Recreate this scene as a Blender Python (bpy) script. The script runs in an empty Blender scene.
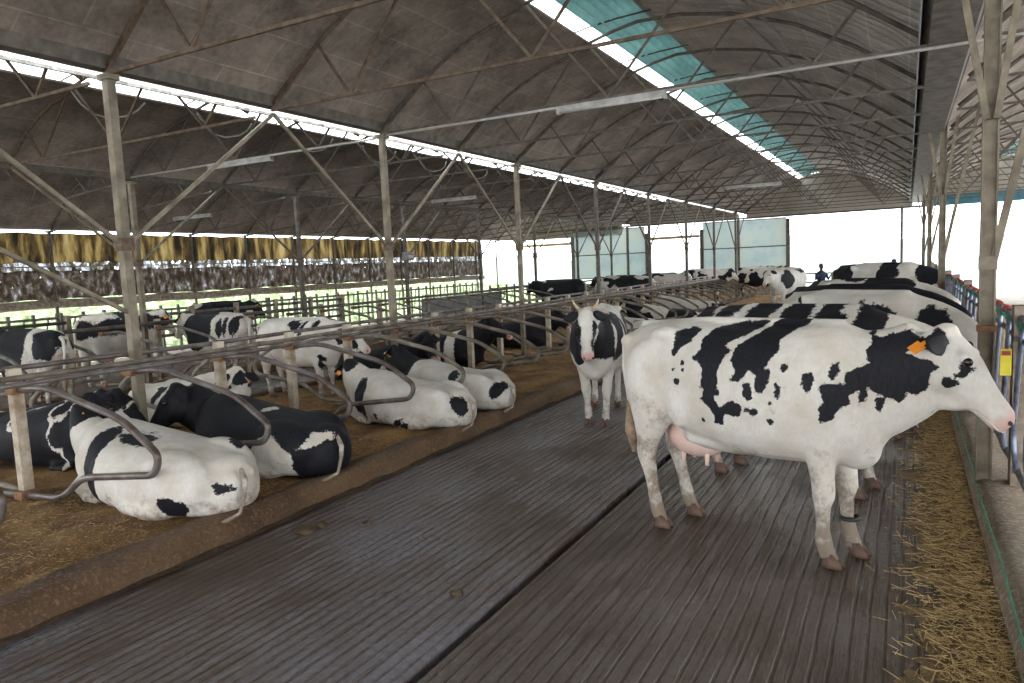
import bpy, bmesh, math, random
import numpy as np
from mathutils import Vector, Matrix, noise
R = math.radians
scn = bpy.context.scene
C = scn.collection

# ------------------------------------------------------------------ camera
cam_d = bpy.data.cameras.new('camera'); cam = bpy.data.objects.new('camera', cam_d); C.objects.link(cam)
cam_d.sensor_width = 36.0; cam_d.lens = 724.0 / 1024 * 36.0; cam_d.clip_end = 400
RX = Vector((0.8783167, -0.0095616, 0.4779837)); RY = Vector((0.4760165, 0.1102671, -0.8724961)); RZ = Vector((-0.0443634, 0.993856, 0.1014009))
M = Matrix((RX, RY, RZ)).to_4x4(); M.translation = Vector((0, 0, 1.9))
cam.matrix_world = M
scn.camera = cam
# ------------------------------------------------------------------ world: bright overcast sky
w = bpy.data.worlds.new('World'); scn.world = w; w.use_nodes = True
nt = w.node_tree; nt.nodes.clear()
out = nt.nodes.new('ShaderNodeOutputWorld'); bg = nt.nodes.new('ShaderNodeBackground')
tc = nt.nodes.new('ShaderNodeTexCoord'); sp = nt.nodes.new('ShaderNodeSeparateXYZ')
cr = nt.nodes.new('ShaderNodeValToRGB')
cr.color_ramp.elements[0].position = 0.0; cr.color_ramp.elements[0].color = (0.94, 0.965, 1.0, 1)
cr.color_ramp.elements[1].position = 0.7; cr.color_ramp.elements[1].color = (0.86, 0.93, 1.0, 1)
nt.links.new(tc.outputs['Generated'], sp.inputs[0]); nt.links.new(sp.outputs['Z'], cr.inputs[0])
nt.links.new(cr.outputs[0], bg.inputs[0]); bg.inputs[1].default_value = 3.6
nt.links.new(bg.outputs[0], out.inputs[0])
# weak hazy sun high on the open (right-hand) side and behind the camera
sun_d = bpy.data.lights.new('sun', 'SUN'); sun_d.energy = 1.6; sun_d.angle = R(30); sun_d.color = (1, .97, .92)
sun = bpy.data.objects.new('sun', sun_d); C.objects.link(sun)
sun.rotation_euler = (R(8), R(14), 0)
scn.view_settings.view_transform = 'Standard'; scn.view_settings.look = 'None'
scn.view_settings.exposure = 0.88; scn.view_settings.gamma = 1.0; scn.view_settings.use_curve_mapping = False
scn.cycles.use_denoising = True
scn.cycles.max_bounces = 8; scn.cycles.diffuse_bounces = 5; scn.cycles.transparent_max_bounces = 12
scn.cycles.sample_clamp_indirect = 6

# ------------------------------------------------------------------ material helpers
def newmat(name):
    m = bpy.data.materials.new(name); m.use_nodes = True
    return m, m.node_tree, m.node_tree.nodes['Principled BSDF']
def N(nt, t, **kw):
    n = nt.nodes.new(t)
    for k, v in kw.items():
        if k.startswith('i_'):
            key = k[2:]
            n.inputs[int(key) if key.isdigit() else key.replace('_', ' ')].default_value = v
        else: setattr(n, k, v)
    return n
def ramp(nt, src, stops):
    r = nt.nodes.new('ShaderNodeValToRGB'); e = r.color_ramp.elements
    while len(e) < len(stops): e.new(0.5)
    for q, (p, c) in zip(e, stops): q.position = p; q.color = (*c, 1) if len(c) == 3 else c
    nt.links.new(src, r.inputs[0]); return r.outputs[0]
def noise_fac(nt, scale=5, detail=4, vec=None, rough=.55, dist=0):
    n = N(nt, 'ShaderNodeTexNoise'); n.inputs['Scale'].default_value = scale; n.inputs['Detail'].default_value = detail
    n.inputs['Roughness'].default_value = rough; n.inputs['Distortion'].default_value = dist
    if vec is None: vec = N(nt, 'ShaderNodeTexCoord').outputs['Object']
    nt.links.new(vec, n.inputs['Vector']); return n.outputs[0]
def mapping(nt, scale=(1,1,1), rot=(0,0,0), loc=(0,0,0), src='Object'):
    t = N(nt, 'ShaderNodeTexCoord'); m = N(nt, 'ShaderNodeMapping')
    m.inputs['Scale'].default_value = scale; m.inputs['Rotation'].default_value = rot; m.inputs['Location'].default_value = loc
    nt.links.new(t.outputs[src], m.inputs[0]); return m.outputs[0]
def mix(nt, fac, a, b, mode='MIX'):
    m = N(nt, 'ShaderNodeMix', data_type='RGBA', blend_type=mode)
    for s, v in ((0, fac), (6, a), (7, b)):
        if isinstance(v, (int, float)): m.inputs[s].default_value = v
        elif isinstance(v, tuple): m.inputs[s].default_value = (*v, 1)
        else: nt.links.new(v, m.inputs[s])
    return m.outputs[2]
def math_n(nt, op, a, b=0.5, c=None):
    m = N(nt, 'ShaderNodeMath', operation=op)
    for i, v in enumerate((a, b, c)):
        if v is None: continue
        if isinstance(v, (int, float)): m.inputs[i].default_value = v
        else: nt.links.new(v, m.inputs[i])
    return m.outputs[0]
def bump(nt, bsdf, h, strength=.4, dist=.02):
    b = N(nt, 'ShaderNodeBump'); b.inputs['Strength'].default_value = strength; b.inputs['Distance'].default_value = dist
    nt.links.new(h, b.inputs['Height']); nt.links.new(b.outputs[0], bsdf.inputs['Normal'])
def simple(name, c1, c2, scale=8, rough=.7, metal=0, bs=.3, bd=.01, pos=(.35, .65), vec=None):
    m, nt, b = newmat(name)
    f = noise_fac(nt, scale, 5)
    nt.links.new(ramp(nt, f, [(pos[0], c1), (pos[1], c2)]), b.inputs['Base Color'])
    b.inputs['Roughness'].default_value = rough; b.inputs['Metallic'].default_value = metal
    if bs: bump(nt, b, f, bs, bd)
    return m

MAT = {}
MAT['galv'] = simple('galvanised_steel', (.11,.10,.088), (.23,.21,.185), 12, .6, .2, .15, .004)
MAT['post'] = simple('painted_post', (.115,.092,.062), (.25,.21,.15), 6, .6, .2, .2, .004)
MAT['rust'] = simple('rusty_steel', (.085,.055,.035), (.18,.125,.085), 10, .75, .2, .3, .004)
MAT['darksteel'] = simple('dark_truss_steel', (.075,.065,.055), (.16,.135,.11), 8, .7, .2, .2, .004)
MAT['tube'] = simple('worn_steel_tube', (.075,.048,.036), (.20,.18,.17), 5, .4, .3, .2, .003)
MAT['greytube'] = simple('dull_grey_tube', (.10,.082,.062), (.27,.235,.185), 5, .6, .2, .2, .003)
MAT['bluetube'] = simple('shiny_locking_bar', (.09,.11,.16), (.30,.34,.44), 9, .35, .4, .1, .002)
MAT['stallpost'] = simple('cream_square_post', (.27,.20,.13), (.60,.53,.42), 7, .8, 0, .3, .004)
MAT['wood'] = simple('weathered_wood', (.16,.12,.085), (.36,.30,.235), 9, .85, 0, .5, .006)
MAT['clamp'] = simple('rusty_clamp', (.17,.075,.035), (.33,.18,.10), 14, .8, .2, .4, .004)
MAT['white_lamp'] = simple('lamp_housing', (.30,.28,.25), (.48,.46,.43), 9, .5, 0, .1, .002)
MAT['red'] = simple('red_plastic', (.33,.03,.03), (.50,.06,.055), 9, .45, 0, .1, .002)
MAT['green'] = simple('green_plastic', (.02,.17,.09), (.05,.30,.17), 9, .45, 0, .1, .002)
MAT['yellow'] = simple('yellow_card', (.75,.62,.03), (.90,.78,.06), 9, .5, 0, .05, .002)
MAT['whiteplastic'] = simple('white_plastic', (.38,.36,.33), (.52,.50,.47), 9, .5, 0, .05, .002)
MAT['orange'] = simple('orange_tag', (.85,.26,.02), (.95,.36,.04), 9, .45, 0, .05, .002)
MAT['blackish'] = simple('black_rubber', (.012,.012,.014), (.03,.03,.035), 9, .5, 0, .1, .002)
MAT['eye'] = simple('eye', (.006,.005,.006), (.015,.010,.008), 9, .08, 0, 0)
MAT['horn'] = simple('horn', (.42,.31,.18), (.60,.48,.32), 9, .5, 0, .1, .002)
MAT['hoof'] = simple('hoof', (.07,.04,.027), (.18,.11,.075), 14, .7, 0, .4, .004)
MAT['udder'] = simple('udder_skin', (.62,.42,.36), (.78,.58,.50), 6, .6, 0, .2, .004)
MAT['tail'] = simple('tail_hair', (.20,.13,.08), (.42,.30,.20), 20, .8, 0, .6, .01)
MAT['blueshirt'] = simple('dark_blue_cloth', (.012,.022,.05), (.025,.04,.085), 9, .8, 0, .2, .004)
MAT['skin'] = simple('skin', (.10,.06,.04), (.14,.085,.06), 9, .6, 0, .1, .002)
MAT['gutter'] = simple('gutter_sheet', (.30,.34,.38), (.46,.50,.54), 6, .5, .3, .2, .006)
MAT['fascia'] = simple('blue_fascia', (.015,.10,.15), (.03,.17,.22), 5, .5, 0, .1, .004)
MAT['board'] = simple('grey_board', (.17,.165,.16), (.27,.26,.25), 3, .8, 0, .2, .004)
MAT['yellowbeam'] = simple('tan_beam', (.42,.29,.13), (.58,.42,.2), 5, .7, 0, .2, .004)
MAT['dung'] = simple('dung', (.035,.020,.010), (.10,.065,.034), 18, .8, 0, 1, .02)
MAT['straw'] = simple('straw', (.42,.28,.11), (.78,.58,.28), 30, .85, 0, .3, .004)

# wet grooved concrete
def floor_mat(name, wet, brown, x0, period=.075, cover=.5):
    m, nt, b = newmat(name)
    tcn = N(nt, 'ShaderNodeTexCoord').outputs['Object']
    wob = noise_fac(nt, .9, 3, tcn)
    s = N(nt, 'ShaderNodeSeparateXYZ'); nt.links.new(tcn, s.inputs[0])
    x = math_n(nt, 'ADD', s.outputs[0], math_n(nt, 'MULTIPLY', wob, .045))
    ph = math_n(nt, 'MULTIPLY', x, 2 * math.pi / period)
    wv = math_n(nt, 'SINE', ph)
    stretch = mapping(nt, (9, .9, 1))
    streak = noise_fac(nt, 1.6, 6, stretch, .65)
    blot = noise_fac(nt, .55, 5, tcn, .6)
    fine = noise_fac(nt, 26, 5, tcn, .7)
    amp = math_n(nt, 'MULTIPLY', noise_fac(nt, 1.3, 4, tcn, .7), .30)
    thin = noise_fac(nt, 2.2, 5, mapping(nt, (34, .7, 1)), .6)
    groove = ramp(nt, wv, [(.35, (0,0,0)), (.85, (1,1,1))])
    g = math_n(nt, 'ADD', math_n(nt, 'MULTIPLY', groove, amp), math_n(nt, 'ADD', math_n(nt, 'MULTIPLY', streak, .6), math_n(nt, 'MULTIPLY', thin, .4)))       # grooves hold muck
    g = math_n(nt, 'SUBTRACT', g, .05)
    g2 = math_n(nt, 'ADD', g, math_n(nt, 'MULTIPLY', math_n(nt, 'SUBTRACT', blot, cover), 1.3))
    col = ramp(nt, g2, [(.30, wet), (.48, tuple(.5*(a+c) for a, c in zip(wet, brown))), (.60, brown), (.85, tuple(.5*c for c in brown))])
    col = mix(nt, ramp(nt, fine, [(.40, (0,0,0)), (.75, (.6,.6,.6))]), col, (.05,.03,.02))
    nt.links.new(col, b.inputs['Base Color'])
    rr = ramp(nt, g2, [(.2, (.12,)*3), (.5, (.24,)*3), (.8, (.6,)*3)])
    nt.links.new(rr, b.inputs['Roughness'])
    h = math_n(nt, 'SUBTRACT', math_n(nt, 'ADD', math_n(nt, 'MULTIPLY', thin, .7), math_n(nt, 'MULTIPLY', streak, .5)), math_n(nt, 'MULTIPLY', ramp(nt, wv, [(.60, (0,0,0)), (.92, (1,1,1))]), math_n(nt, 'MULTIPLY', amp, 4.5)))
    h = math_n(nt, 'ADD', h, math_n(nt, 'MULTIPLY', fine, .25))
    bump(nt, b, h, .75, .018)
    return m
MAT['floorL'] = floor_mat('wet_grooved_concrete_sky_sheen', (.215,.205,.225), (.095,.060,.037), 0, .075, .50)  # wet slab; its lifted bluish tone puts sky reflection into the colour
MAT['floorR'] = floor_mat('brown_grooved_concrete', (.145,.122,.108), (.078,.047,.027), 0, .075, .44)

def soil(name, c1, c2, c3, sc=7):
    m, nt, b = newmat(name)
    f = noise_fac(nt, sc * .3, 6, None, .65); g = noise_fac(nt, sc * 8, 6, None, .75)
    col = ramp(nt, f, [(.32, c1), (.5, c2), (.70, c3)])
    col = mix(nt, ramp(nt, g, [(.52, (0,0,0)), (.72, (.85,.85,.85))]), col, tuple(min(1, x * 2.0) for x in c3))
    col = mix(nt, ramp(nt, g, [(.30, (.7,.7,.7)), (.45, (0,0,0))]), col, tuple(x * .45 for x in c1))
    nt.links.new(col, b.inputs['Base Color']); b.inputs['Roughness'].default_value = .9
    bump(nt, b, math_n(nt, 'ADD', math_n(nt, 'MULTIPLY', f, 1.5), g), .9, .03)
    return m
MAT['bed'] = soil('sawdust_bedding', (.10,.050,.020), (.24,.130,.048), (.42,.25,.085))
MAT['curb'] = soil('muck_covered_kerb', (.075,.040,.020), (.135,.078,.040), (.20,.125,.065), 5)
MAT['mat'] = soil('trodden_muck', (.06,.036,.024), (.10,.062,.040), (.14,.095,.062), 4)
MAT['feedlane'] = soil('feed_lane_floor', (.30,.26,.21), (.42,.38,.32), (.50,.46,.39), 3)
MAT['yard'] = soil('yard_concrete', (.50,.50,.48), (.62,.62,.60), (.70,.70,.68), 2)
MAT['concrete'] = soil('dirty_concrete', (.16,.115,.075), (.26,.20,.14), (.35,.285,.21), 4)
MAT['haylitter'] = soil('scattered_hay', (.12,.075,.035), (.26,.175,.085), (.42,.31,.16), 10)

def roof_mat(name, c1, c2, along='x'):
    m, nt, b = newmat(name)
    tcn = N(nt, 'ShaderNodeTexCoord').outputs['Object']
    f = noise_fac(nt, 1.3, 8, tcn, .68); g = noise_fac(nt, 14, 5, tcn, .7)
    s = N(nt, 'ShaderNodeSeparateXYZ'); nt.links.new(tcn, s.inputs[0])
    cmb = N(nt, 'ShaderNodeCombineXYZ'); nt.links.new(s.outputs[1], cmb.inputs[0]); nt.links.new(s.outputs[0], cmb.inputs[1])
    br = N(nt, 'ShaderNodeTexBrick'); nt.links.new(cmb.outputs[0], br.inputs['Vector'])
    br.inputs['Scale'].default_value = 1; br.inputs['Brick Width'].default_value = 1.0; br.inputs['Row Height'].default_value = .42
    br.inputs['Mortar Size'].default_value = .012; br.inputs['Mortar Smooth'].default_value = .6
    br.inputs['Color1'].default_value = (.42,.42,.42,1); br.inputs['Color2'].default_value = (.58,.58,.58,1); br.inputs['Mortar'].default_value = (1,1,1,1)
    ff = math_n(nt, 'ADD', math_n(nt, 'MULTIPLY', f, .7), math_n(nt, 'MULTIPLY', g, .3))
    col = ramp(nt, ff, [(.34, c1), (.62, c2)])
    col = mix(nt, .28, col, mix(nt, 1, col, br.outputs[0], 'OVERLAY'))
    nt.links.new(col, b.inputs['Base Color']); b.inputs['Roughness'].default_value = .9
    if along == 'x':
        h = math_n(nt, 'ADD', br.outputs['Fac'], g)
        bump(nt, b, h, .35, .02)
    else:      # foam-lined sheets with creases running down the slope
        wob = noise_fac(nt, 1.1, 4, tcn)
        y = math_n(nt, 'ADD', math_n(nt, 'MULTIPLY', s.outputs[1], 24), math_n(nt, 'MULTIPLY', wob, 22))
        wv = math_n(nt, 'ABSOLUTE', math_n(nt, 'SINE', math_n(nt, 'MULTIPLY', y, .5)))
        bump(nt, b, math_n(nt, 'ADD', math_n(nt, 'MULTIPLY', wv, 1.0), math_n(nt, 'MULTIPLY', g, .35)), .8, .06)
    return m
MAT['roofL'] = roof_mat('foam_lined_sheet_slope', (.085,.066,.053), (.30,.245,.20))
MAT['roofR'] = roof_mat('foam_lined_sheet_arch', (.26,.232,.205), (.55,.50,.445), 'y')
def translucent(name, stops, scale, tfac, holes=None, vec_scale=(1,1,1), clear=0):
    m, nt, b = newmat(name); outn = nt.nodes['Material Output']
    v = mapping(nt, vec_scale); f = noise_fac(nt, scale, 6, v, .65)
    col = ramp(nt, f, stops)
    nt.links.new(col, b.inputs['Base Color']); b.inputs['Roughness'].default_value = .6
    t = N(nt, 'ShaderNodeBsdfTranslucent'); nt.links.new(col, t.inputs['Color'])
    ms = N(nt, 'ShaderNodeMixShader'); ms.inputs[0].default_value = tfac
    nt.links.new(b.outputs[0], ms.inputs[1]); nt.links.new(t.outputs[0], ms.inputs[2])
    last = ms.outputs[0]
    if clear:
        tc_ = N(nt, 'ShaderNodeBsdfTransparent'); m3 = N(nt, 'ShaderNodeMixShader'); m3.inputs[0].default_value = clear
        nt.links.new(last, m3.inputs[1]); nt.links.new(tc_.outputs[0], m3.inputs[2]); last = m3.outputs[0]
    if holes:
        tr = N(nt, 'ShaderNodeBsdfTransparent'); tr.inputs[0].default_value = (.9,.95,1,1)
        hf = noise_fac(nt, holes[0], 4, mapping(nt, holes[2]), .6)
        m2 = N(nt, 'ShaderNodeMixShader'); nt.links.new(ramp(nt, hf, [(holes[1], (0,0,0)), (holes[1] + .04, (1,1,1))]), m2.inputs[0])
        nt.links.new(last, m2.inputs[1]); nt.links.new(tr.outputs[0], m2.inputs[2]); last = m2.outputs[0]
    nt.links.new(last, outn.inputs['Surface'])
    return m
MAT['greensheet'] = translucent('green_translucent_sheet', [(.3, (.20,.33,.33)), (.7, (.36,.52,.50))], 2, .40)
MAT['gable'] = translucent('gable_sheet', [(.3, (.30,.26,.21)), (.7, (.45,.41,.36))], 1.2, .18)
MAT['curtain_top'] = translucent('stained_curtain_yellow', [(.40, (.006,.004,.002)), (.48, (.05,.03,.010)), (.57, (.17,.115,.04)), (.68, (.28,.21,.10))], 2.0, .45, None, (1,1.5,.3))
MAT['curtain_mid'] = translucent('stained_curtain_white', [(.40, (.02,.015,.01)), (.50, (.12,.10,.08)), (.60, (.50,.52,.60))], 3.0, .5, (6, .60, (1,1,.6)), (1,2,1.2))
MAT['curtain_low'] = translucent('stained_curtain_dark', [(.36, (.006,.004,.003)), (.50, (.035,.024,.016)), (.60, (.10,.085,.08)), (.72, (.32,.34,.42))], 4.5, .5, (9, .70, (1,1,1)), (1,1.4,.8))
MAT['mesh_panel'] = translucent('pale_windbreak_mesh', [(.3, (.34,.41,.42)), (.5, (.46,.52,.50)), (.7, (.52,.52,.44))], .8, .42, None, (1,1,1), .07)
# leafy bank outside
m, nt, b = newmat('leafy_green'); f = noise_fac(nt, 2.2, 8, None, .8)
nt.links.new(ramp(nt, f, [(.32, (.05,.085,.025)), (.46, (.15,.21,.08)), (.56, (.40,.46,.24)), (.66, (.8,.82,.7))]), b.inputs['Base Color'])
b.inputs['Roughness'].default_value = .9; bump(nt, b, f, 1, .2); MAT['leafy'] = m
m, nt, b = newmat('far_hill'); f = noise_fac(nt, .05, 6, None, .7)
nt.links.new(ramp(nt, f, [(.3, (.15,.19,.16)), (.7, (.26,.30,.25))]), b.inputs['Base Color']); b.inputs['Roughness'].default_value = 1; MAT['hill'] = m

# cow coat: R = black patch field (0.5 = edge), G = pink skin, B = dirt
m, nt, b = newmat('cow_coat')
at = N(nt, 'ShaderNodeAttribute', attribute_name='coat'); sc_ = N(nt, 'ShaderNodeSeparateColor'); nt.links.new(at.outputs['Color'], sc_.inputs[0])
tcn = N(nt, 'ShaderNodeTexCoord').outputs['Object']
n1 = noise_fac(nt, 26, 4, tcn, .6)
fld = math_n(nt, 'ADD', sc_.outputs[0], math_n(nt, 'ADD', math_n(nt, 'MULTIPLY', math_n(nt, 'SUBTRACT', n1, .5), .16), math_n(nt, 'MULTIPLY', math_n(nt, 'SUBTRACT', noise_fac(nt, 75, 3, tcn, .6), .5), .10)))
blk = ramp(nt, fld, [(.488, (0,0,0)), (.512, (1,1,1))])
soft = noise_fac(nt, 4, 5, tcn, .6); fur = noise_fac(nt, 60, 4, mapping(nt, (1, 1, .4)), .7)
white = ramp(nt, soft, [(.3, (.55,.49,.41)), (.60, (.69,.665,.615))])
white = mix(nt, ramp(nt, fur, [(.35, (.25,)*3), (.6, (0,0,0))]), white, (.50,.43,.34))
drt = math_n(nt, 'ADD', sc_.outputs[2], math_n(nt, 'MULTIPLY', math_n(nt, 'SUBTRACT', noise_fac(nt, 7, 6, tcn, .75), .5), 1.6))
white = mix(nt, ramp(nt, drt, [(.34, (0,0,0)), (.66, (.9,)*3)]), white, (.20,.145,.10))
black = ramp(nt, fur, [(.3, (.005,.005,.007)), (.7, (.016,.016,.021))])
col = mix(nt, blk, white, black)
pk = math_n(nt, 'ADD', sc_.outputs[1], math_n(nt, 'MULTIPLY', math_n(nt, 'SUBTRACT', n1, .5), .25))
col = mix(nt, ramp(nt, pk, [(.35, (0,0,0)), (.8, (.9,)*3)]), col, (.62,.36,.31))
nt.links.new(col, b.inputs['Base Color']); b.inputs['Roughness'].default_value = .62
b.inputs['Specular IOR Level'].default_value = .22
bump(nt, b, math_n(nt, 'ADD', math_n(nt, 'MULTIPLY', soft, 1.0), math_n(nt, 'MULTIPLY', fur, .25)), .35, .02)
MAT['coat'] = m

# ------------------------------------------------------------------ mesh helpers
class MB:
    def __init__(s): s.v = []; s.f = []
    def add(s, vs, fs):
        o = len(s.v); s.v += [tuple(q) for q in vs]; s.f += [tuple(i + o for i in f) for f in fs]; return s
    def box(s, c, d, rz=0, taper=1):
        x, y, z = (q / 2 for q in d); vs = []
        for sz in (-1, 1):
            t = taper if sz > 0 else 1
            for sx, sy in ((-1,-1),(1,-1),(1,1),(-1,1)):
                px, py = sx*x*t, sy*y*t
                vs.append((c[0]+px*math.cos(rz)-py*math.sin(rz), c[1]+px*math.sin(rz)+py*math.cos(rz), c[2]+sz*z))
        return s.add(vs, [(0,3,2,1),(4,5,6,7),(0,1,5,4),(1,2,6,5),(2,3,7,6),(3,0,4,7)])
    def bar(s, p, q, w, h=None, up=(0,0,1)):
        h = h or w; p, q = Vector(p), Vector(q); d = (q-p).normalized(); up = Vector(up)
        if abs(d.dot(up)) > .98: up = Vector((0,1,0))
        a = d.cross(up).normalized(); b_ = a.cross(d)
        vs = []
        for o in (p, q):
            for sx, sy in ((-1,-1),(1,-1),(1,1),(-1,1)): vs.append(o + a*sx*w/2 + b_*sy*h/2)
        return s.add(vs, [(0,3,2,1),(4,5,6,7),(0,1,5,4),(1,2,6,5),(2,3,7,6),(3,0,4,7)])
    def tube(s, pts, r, n=8, closed=False, flat=1.0):
        P = [Vector(p) for p in pts]; m_ = len(P); rs = r if isinstance(r, (list, tuple)) else [r]*m_
        vs = []; prev = None
        for i in range(m_):
            d = (P[(i+1) % m_ if closed else min(i+1, m_-1)] - P[i-1 if (closed or i > 0) else 0]).normalized()
            if prev is None: a = d.orthogonal().normalized()
            else: a = (prev - d*prev.dot(d)).normalized()
            prev = a; b_ = d.cross(a)
            for k in range(n):
                t = 2*math.pi*k/n; vs.append(P[i] + (a*math.cos(t) + b_*math.sin(t)*flat)*rs[i])
        fs = []
        for i in range(m_ if closed else m_-1):
            j = (i+1) % m_
            for k in range(n): fs.append((i*n+k, i*n+(k+1) % n, j*n+(k+1) % n, j*n+k))
        if not closed: fs += [tuple(range(n-1, -1, -1)), tuple((m_-1)*n+k for k in range(n))]
        return s.add(vs, fs)
    def loft(s, secs, n=20, e=2.0):
        """secs: (center, axis_u, axis_v, ru, rv_plus, rv_minus)"""
        vs = []
        for c, u, v, ru, rp, rm in secs:
            c, u, v = Vector(c), Vector(u), Vector(v)
            for k in range(n):
                t = 2*math.pi*k/n; ct, st = math.cos(t), math.sin(t)
                cu = math.copysign(abs(ct)**(2/e), ct); sv = math.copysign(abs(st)**(2/e), st)
                vs.append(c + u*cu*ru + v*sv*(rp if sv > 0 else rm))
        m_ = len(secs); fs = []
        for i in range(m_-1):
            for k in range(n): fs.append((i*n+k, i*n+(k+1) % n, (i+1)*n+(k+1) % n, (i+1)*n+k))
        fs += [tuple(range(n-1, -1, -1)), tuple((m_-1)*n+k for k in range(n))]
        return s.add(vs, fs)
    def ell(s, c, r, M3=None, nu=14, nv=9):
        vs = []; fs = []
        c = Vector(c)
        for i in range(nv+1):
            a = math.pi*i/nv
            for k in range(nu):
                t = 2*math.pi*k/nu; p = Vector((r[0]*math.sin(a)*math.cos(t), r[1]*math.sin(a)*math.sin(t), r[2]*math.cos(a)))
                if M3: p = M3 @ p
                vs.append(c + p)
        for i in range(nv):
            for k in range(nu): fs.append((i*nu+k, (i+1)*nu+k, (i+1)*nu+(k+1) % nu, i*nu+(k+1) % nu))
        return s.add(vs, fs)
    def mesh(s, name, m, smooth=False):
        me = bpy.data.meshes.new(name); me.from_pydata(s.v, [], s.f); me.update()
        bm = bmesh.new(); bm.from_mesh(me); bmesh.ops.remove_doubles(bm, verts=bm.verts, dist=1e-5); bmesh.ops.recalc_face_normals(bm, faces=bm.faces); bm.to_mesh(me); bm.free()
        me.materials.append(m if not isinstance(m, str) else MAT[m])
        if smooth: me.shade_smooth()
        return me
    def build(s, name, m, parent=None, smooth=False, loc=None):
        o = bpy.data.objects.new(name, s.mesh(name, m, smooth)); C.objects.link(o)
        if parent: o.parent = parent
        if loc: o.location = loc
        return o
def tag(o, label=None, cat=None, group=None, kind=None):
    if label: o['label'] = label
    if cat: o['category'] = cat
    if group: o['group'] = group
    if kind: o['kind'] = kind
    return o
def thing(name, label, cat, loc=(0,0,0), rz=0, group=None):
    o = bpy.data.objects.new(name, None); C.objects.link(o); o.location = loc; o.rotation_euler = (0,0,rz)
    o.empty_display_size = .1
    return tag(o, label, cat, group)
def struct(name, mb, m, smooth=False):
    return tag(mb.build(name, m, None, smooth), kind='structure')
def child(name, me, parent, loc=None, mat_=None):
    o = bpy.data.objects.new(name, me); C.objects.link(o); o.parent = parent
    if loc: o.location = loc
    return o
def dup(root, loc, rz=None, label=None, group=None, scale=None):
    r = root.copy(); C.objects.link(r); r.location = loc
    if rz is not None: r.rotation_euler = (0,0,rz)
    if scale: r.scale = (scale,)*3 if not isinstance(scale, tuple) else scale
    if label: r['label'] = label
    if group: r['group'] = group
    for ch in list(root.children):
        c = ch.copy(); C.objects.link(c); c.parent = r
        for g in list(ch.children):
            d = g.copy(); C.objects.link(d); d.parent = c
    return r
ORD = ['first','second','third','fourth','fifth','sixth','seventh','eighth','ninth','tenth','eleventh','twelfth','thirteenth','fourteenth','fifteenth','sixteenth','seventeenth','eighteenth','nineteenth','twentieth','twenty-first','twenty-second','twenty-third','twenty-fourth','twenty-fifth','twenty-sixth']
def fillet(pts, r=.08, n=5):
    P = [Vector(p) for p in pts]; out = [P[0]]
    for i in range(1, len(P)-1):
        a, b_, c = P[i-1], P[i], P[i+1]
        d1 = (a-b_); d2 = (c-b_); rr = min(r, d1.length*.49, d2.length*.49)
        s_ = b_ + d1.normalized()*rr; e_ = b_ + d2.normalized()*rr
        for k in range(n+1):
            t = k/n; out.append(s_*(1-t)**2 + b_*2*t*(1-t) + e_*t**2)
    out.append(P[-1]); return out

# ------------------------------------------------------------------ layout constants (metres)
XA, XB, XC, XR = -6.5, -12.2, -18.4, .52
YEND = 35.0; YN = -13.0; DY = 2.0; Y0T = 2.33          # trusses every 2 m, Y = 2.33 + 2k
def grid_mesh(x0, x1, y0, y1, nx, ny, fz):
    mb = MB(); vs = []; fs = []
    for j in range(ny+1):
        for i in range(nx+1):
            x = x0+(x1-x0)*i/nx; y = y0+(y1-y0)*j/ny; vs.append((x, y, fz(x, y)))
    for j in range(ny):
        for i in range(nx): a = j*(nx+1)+i; fs.append((a, a+1, a+nx+2, a+nx+1))
    return mb.add(vs, fs)
def nz(x, y, s=1, seed=0): return noise.noise(Vector((x*s, y*s, seed)))
def fbm(x, y, s=1, seed=0): return nz(x,y,s,seed)+.5*nz(x,y,s*2.1,seed+3)+.25*nz(x,y,s*4.3,seed+7)+.12*nz(x,y,s*9,seed+9)

# ------------------------------------------------------------------ ground and floors
struct('ground', MB().add([(-90,-30,-.32),(60,-30,-.32),(60,140,-.32),(-90,140,-.32)], [(0,1,2,3)]), 'yard')
mb = MB().box((-1.0+.0,16,-.05), (-2*0+2.02,38,.10)); mb = MB()
mb.add([(-4.40,YN,0),(-2.06,YN,0),(-2.06,YEND,0),(-4.40,YEND,0),(-4.40,YN,-.12),(-2.06,YN,-.12),(-2.06,YEND,-.12),(-4.40,YEND,-.12)], [(0,1,2,3),(4,7,6,5),(0,4,5,1),(1,5,6,2),(2,6,7,3),(3,7,4,0)])
o = struct('floor', mb, 'floorL')
mb = MB(); mb.add([(-1.99,YN,-.005),(.46,YN,-.005),(.46,YEND,-.005),(-1.99,YEND,-.005),(-1.99,YN,-.12),(.46,YN,-.12),(.46,YEND,-.12),(-1.99,YEND,-.12)], [(0,1,2,3),(4,7,6,5),(0,4,5,1),(1,5,6,2),(2,6,7,3),(3,7,4,0)])
struct('floor', mb, 'floorR')
struct('trim_1', MB().box((-2.025,11,-.10), (.07,48,.06)), 'blackish')           # bottom of the scraper channel
struct('floor', MB().box((-10.2,11,-.10), (2.9,48,.12)), 'floorL')               # second alley
struct('floor', MB().box((-16.3,11,-.10), (4.4,48,.12)), 'mat')
struct('floor', MB().box((4.2,13,-.08), (7.1,54,.16)), 'feedlane')
# bedding platforms with ragged muck surface
def bed_z(x, y):
    e = min(1, max(0, (-4.52 - x)/.25)); 
    return .14 + .05*fbm(x, y, 1.1) + .03*fbm(x, y, 5, 4) - .03*e + (.03 if x < -4.9 else 0)
struct('ground', grid_mesh(-8.75, -4.50, -8, YEND-.5, 60, 400, bed_z), 'bed', True)
struct('ground', grid_mesh(-14.2, -11.6, 0, YEND-.5, 20, 120, lambda x, y: .05+.03*fbm(x, y, 1.5)), 'mat', True)
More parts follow.
